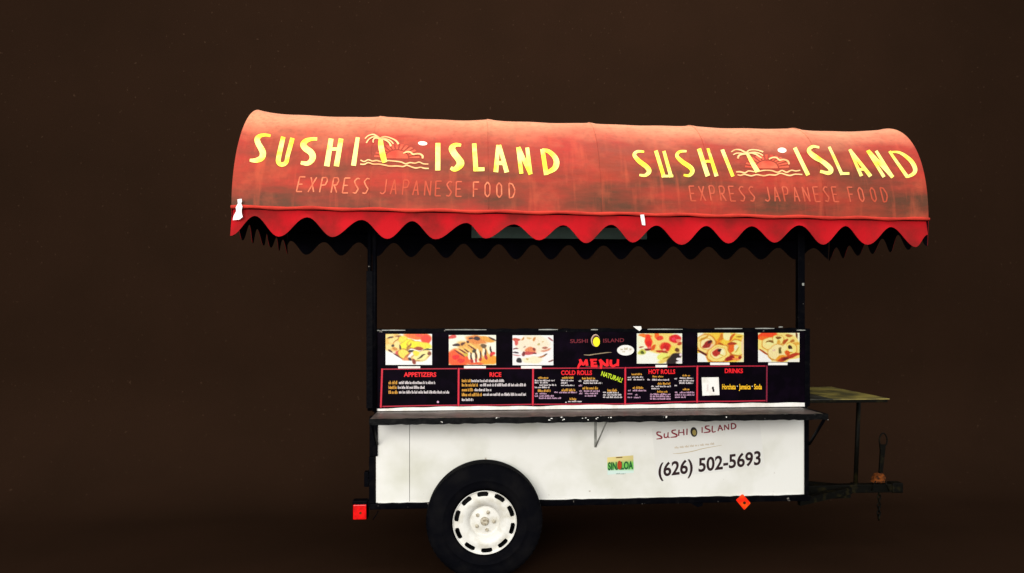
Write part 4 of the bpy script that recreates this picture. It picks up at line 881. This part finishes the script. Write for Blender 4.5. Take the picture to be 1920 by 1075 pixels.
# ---- drawbar, platform and coupling ------------------------------------------------
YT = CY
a = P(1500, 905, YT); b_ = P(1687, 921.5, YT)
db = boxobj('drawbar', (XR + 0.0225, YT - .028, b_.z), (b_.x, YT + .028, P(1640, 907, YT).z), M['tongue'], cart, 0.004)
db['label'] = 'black steel drawbar at the towing end'
for y in (0.06, DEP - .06):
    bm = bmesh.new(); e = P(1590, 921, YT)
    prism(bm, [(XR - .02, y - .02, zf0 - .002), (XR - .02, y + .02, zf0 - .002), (e.x, YT + (.03 if y > CY else -.03) + .02, zf0 - .002), (e.x, YT + (.03 if y > CY else -.03) - .02, zf0 - .002)], (0, 0, -.042)); obj('drawbar_arm', bm, M['tongue'], db)
e = P(1588, 905, YT)
boxobj('weld_plate', (P(1480, 922, YT).x, YT - .06, P(1560, 931, YT).z), (P(1587, 922, YT).x, YT + .06, b_.z - .001), M['tongue'], db, 0.003)
boxobj('coupler', (P(1668, 912, YT).x, YT - .036, b_.z - .004), (b_.x + .004, YT + .036, P(1640, 904.5, YT).z), M['tongue'], db, 0.008)
# platform
pl0 = P(1668, 748, 0.0); zp = pl0.z
xm = P(1562, 744, 0.0).x
pf = boxobj('end_platform', (XR + 0.024, 0.0, zp - .004), (xm - .001, DEP + .02, zp + .002), M['platform'], cart, 0.001)
pf['label'] = 'flat steel platform over the drawbar'
bm = bmesh.new(); prism(bm, [(xm, 0.0, zp + .002), (pl0.x, 0.0, zp + .002), (pl0.x, DEP + .02, zp + .002), (xm, DEP + .02, zp + .002)], (0, 0, -.006)); obj('outer_plate', bm, M['platform_lit'], pf)
for y0 in (0.001, DEP - .008): boxobj('platform_rail', (XR + .023, y0, zp - .022), (pl0.x - .012, y0 + .022, zp - .0042), M['tongue'], pf, 0.002)
boxobj('platform_rail', (pl0.x - .0115, .0235, zp - .016), (pl0.x, DEP - .01, zp - .0042), M['tongue'], pf, 0.002)
xq = P(1607.5, 830, YT).x
boxobj('cross_bar', (xq - .012, .0235, zp - .020), (xq + .012, DEP - .0085, zp - .0043), M['tongue'], pf, 0.002)
bm = bmesh.new(); tube(bm, [(P(1604, 906, YT).x, YT, P(1604, 907, YT).z - .001), (P(1610.5, 750, YT).x, YT, zp - .0205)], 0.0145, 8); obj('support_leg', bm, M['tongue'], pf, True)
boxobj('foot_plate', (P(1598, 900, YT).x, YT - .025, P(1640, 907, YT).z + .0005), (P(1611, 900, YT).x, YT + .025, P(1640, 907, YT).z + .006), M['tongue'], pf, 0.001)
# coupling latch with loop handle
hb = P(1651.5, 893, YT); ht = P(1656, 836, YT)
bm = bmesh.new()
prism(bm, [P(1648.5, 893, YT), P(1654.5, 893, YT), P(1660, 845, YT), P(1661, 834, YT), P(1650, 834, YT), P(1651.5, 845, YT)], (0, .014, 0))
lt = obj('coupling_latch', bm, M['tongue'], cart); lt['label'] = 'upright coupling latch with loop handle and rusty foot'
loop = []
for i in range(25):
    t = 2 * math.pi * i / 24; loop.append(P(1656 + 7.2 * math.cos(t) * (1 - .12 * math.sin(t)), 825 - 12.5 * math.sin(t), YT + .007))
tubeobj('loop_handle', loop, 0.0048, M['tongue'], lt, 8)
bm = bmesh.new(); prism(bm, [P(1638, 905.5, YT - .02), P(1643, 894, YT - .02), P(1646, 889, YT - .02), P(1657, 888, YT - .02), P(1660, 897, YT - .02), P(1660, 905.5, YT - .02)], (0, .045, 0))
bmesh.ops.subdivide_edges(bm, edges=list(bm.edges), cuts=2, use_grid_fill=True)
for v in bm.verts: v.co += Vector((random.uniform(-1, 1), random.uniform(-1, 1), random.uniform(-1, 1))) * .0025
obj('rusty_foot', bm, M['rust'], lt)
for x0, y0, x1, y1 in ((1634, 920, 1642, 902), (1660, 902, 1667, 921)):
    tubeobj('latch_stay', [P(x0, y0, YT - .04), P(x1, y1, YT - .04)], 0.004, M['tongue'], lt, 6)
# safety chain hanging below the coupling
lens_ = 7
bm = bmesh.new()
boxy0 = P(1648, 923, YT - .01)
def torus(bm, c, ax, ln, wd, r, n=14, sg=6):
    pts = []
    for i in range(n):
        t = 2 * math.pi * i / n; pts.append(c + ax * (math.cos(t) * wd) + Vector((0, 0, math.sin(t) * ln)))
    rings = []
    for i in range(n):
        t = (pts[(i + 1) % n] - pts[i - 1]).normalized(); nn = (pts[i] - c).normalized(); bn = t.cross(nn)
        rings.append([bm.verts.new(pts[i] + nn * math.cos(2 * math.pi * k / sg) * r + bn * math.sin(2 * math.pi * k / sg) * r) for k in range(sg)])
    for i in range(n):
        for k in range(sg): bm.faces.new((rings[i][k], rings[i][(k + 1) % sg], rings[(i + 1) % n][(k + 1) % sg], rings[(i + 1) % n][k]))
top = P(1648.5, 921, YT); bot = P(1647.5, 974, YT)
for i in range(lens_):
    t = (i + .5) / lens_; c_ = top.lerp(bot, t); ax = Vector((1, 0.25, 0)).normalized() if i % 2 else Vector((.25, 1, 0)).normalized()
    torus(bm, c_, ax, (top.z - bot.z) / lens_ * .68, .0125, .0046)
obj('safety_chain', bm, M['tongue'], cart, True)['label'] = 'short dark chain hanging below the coupling'
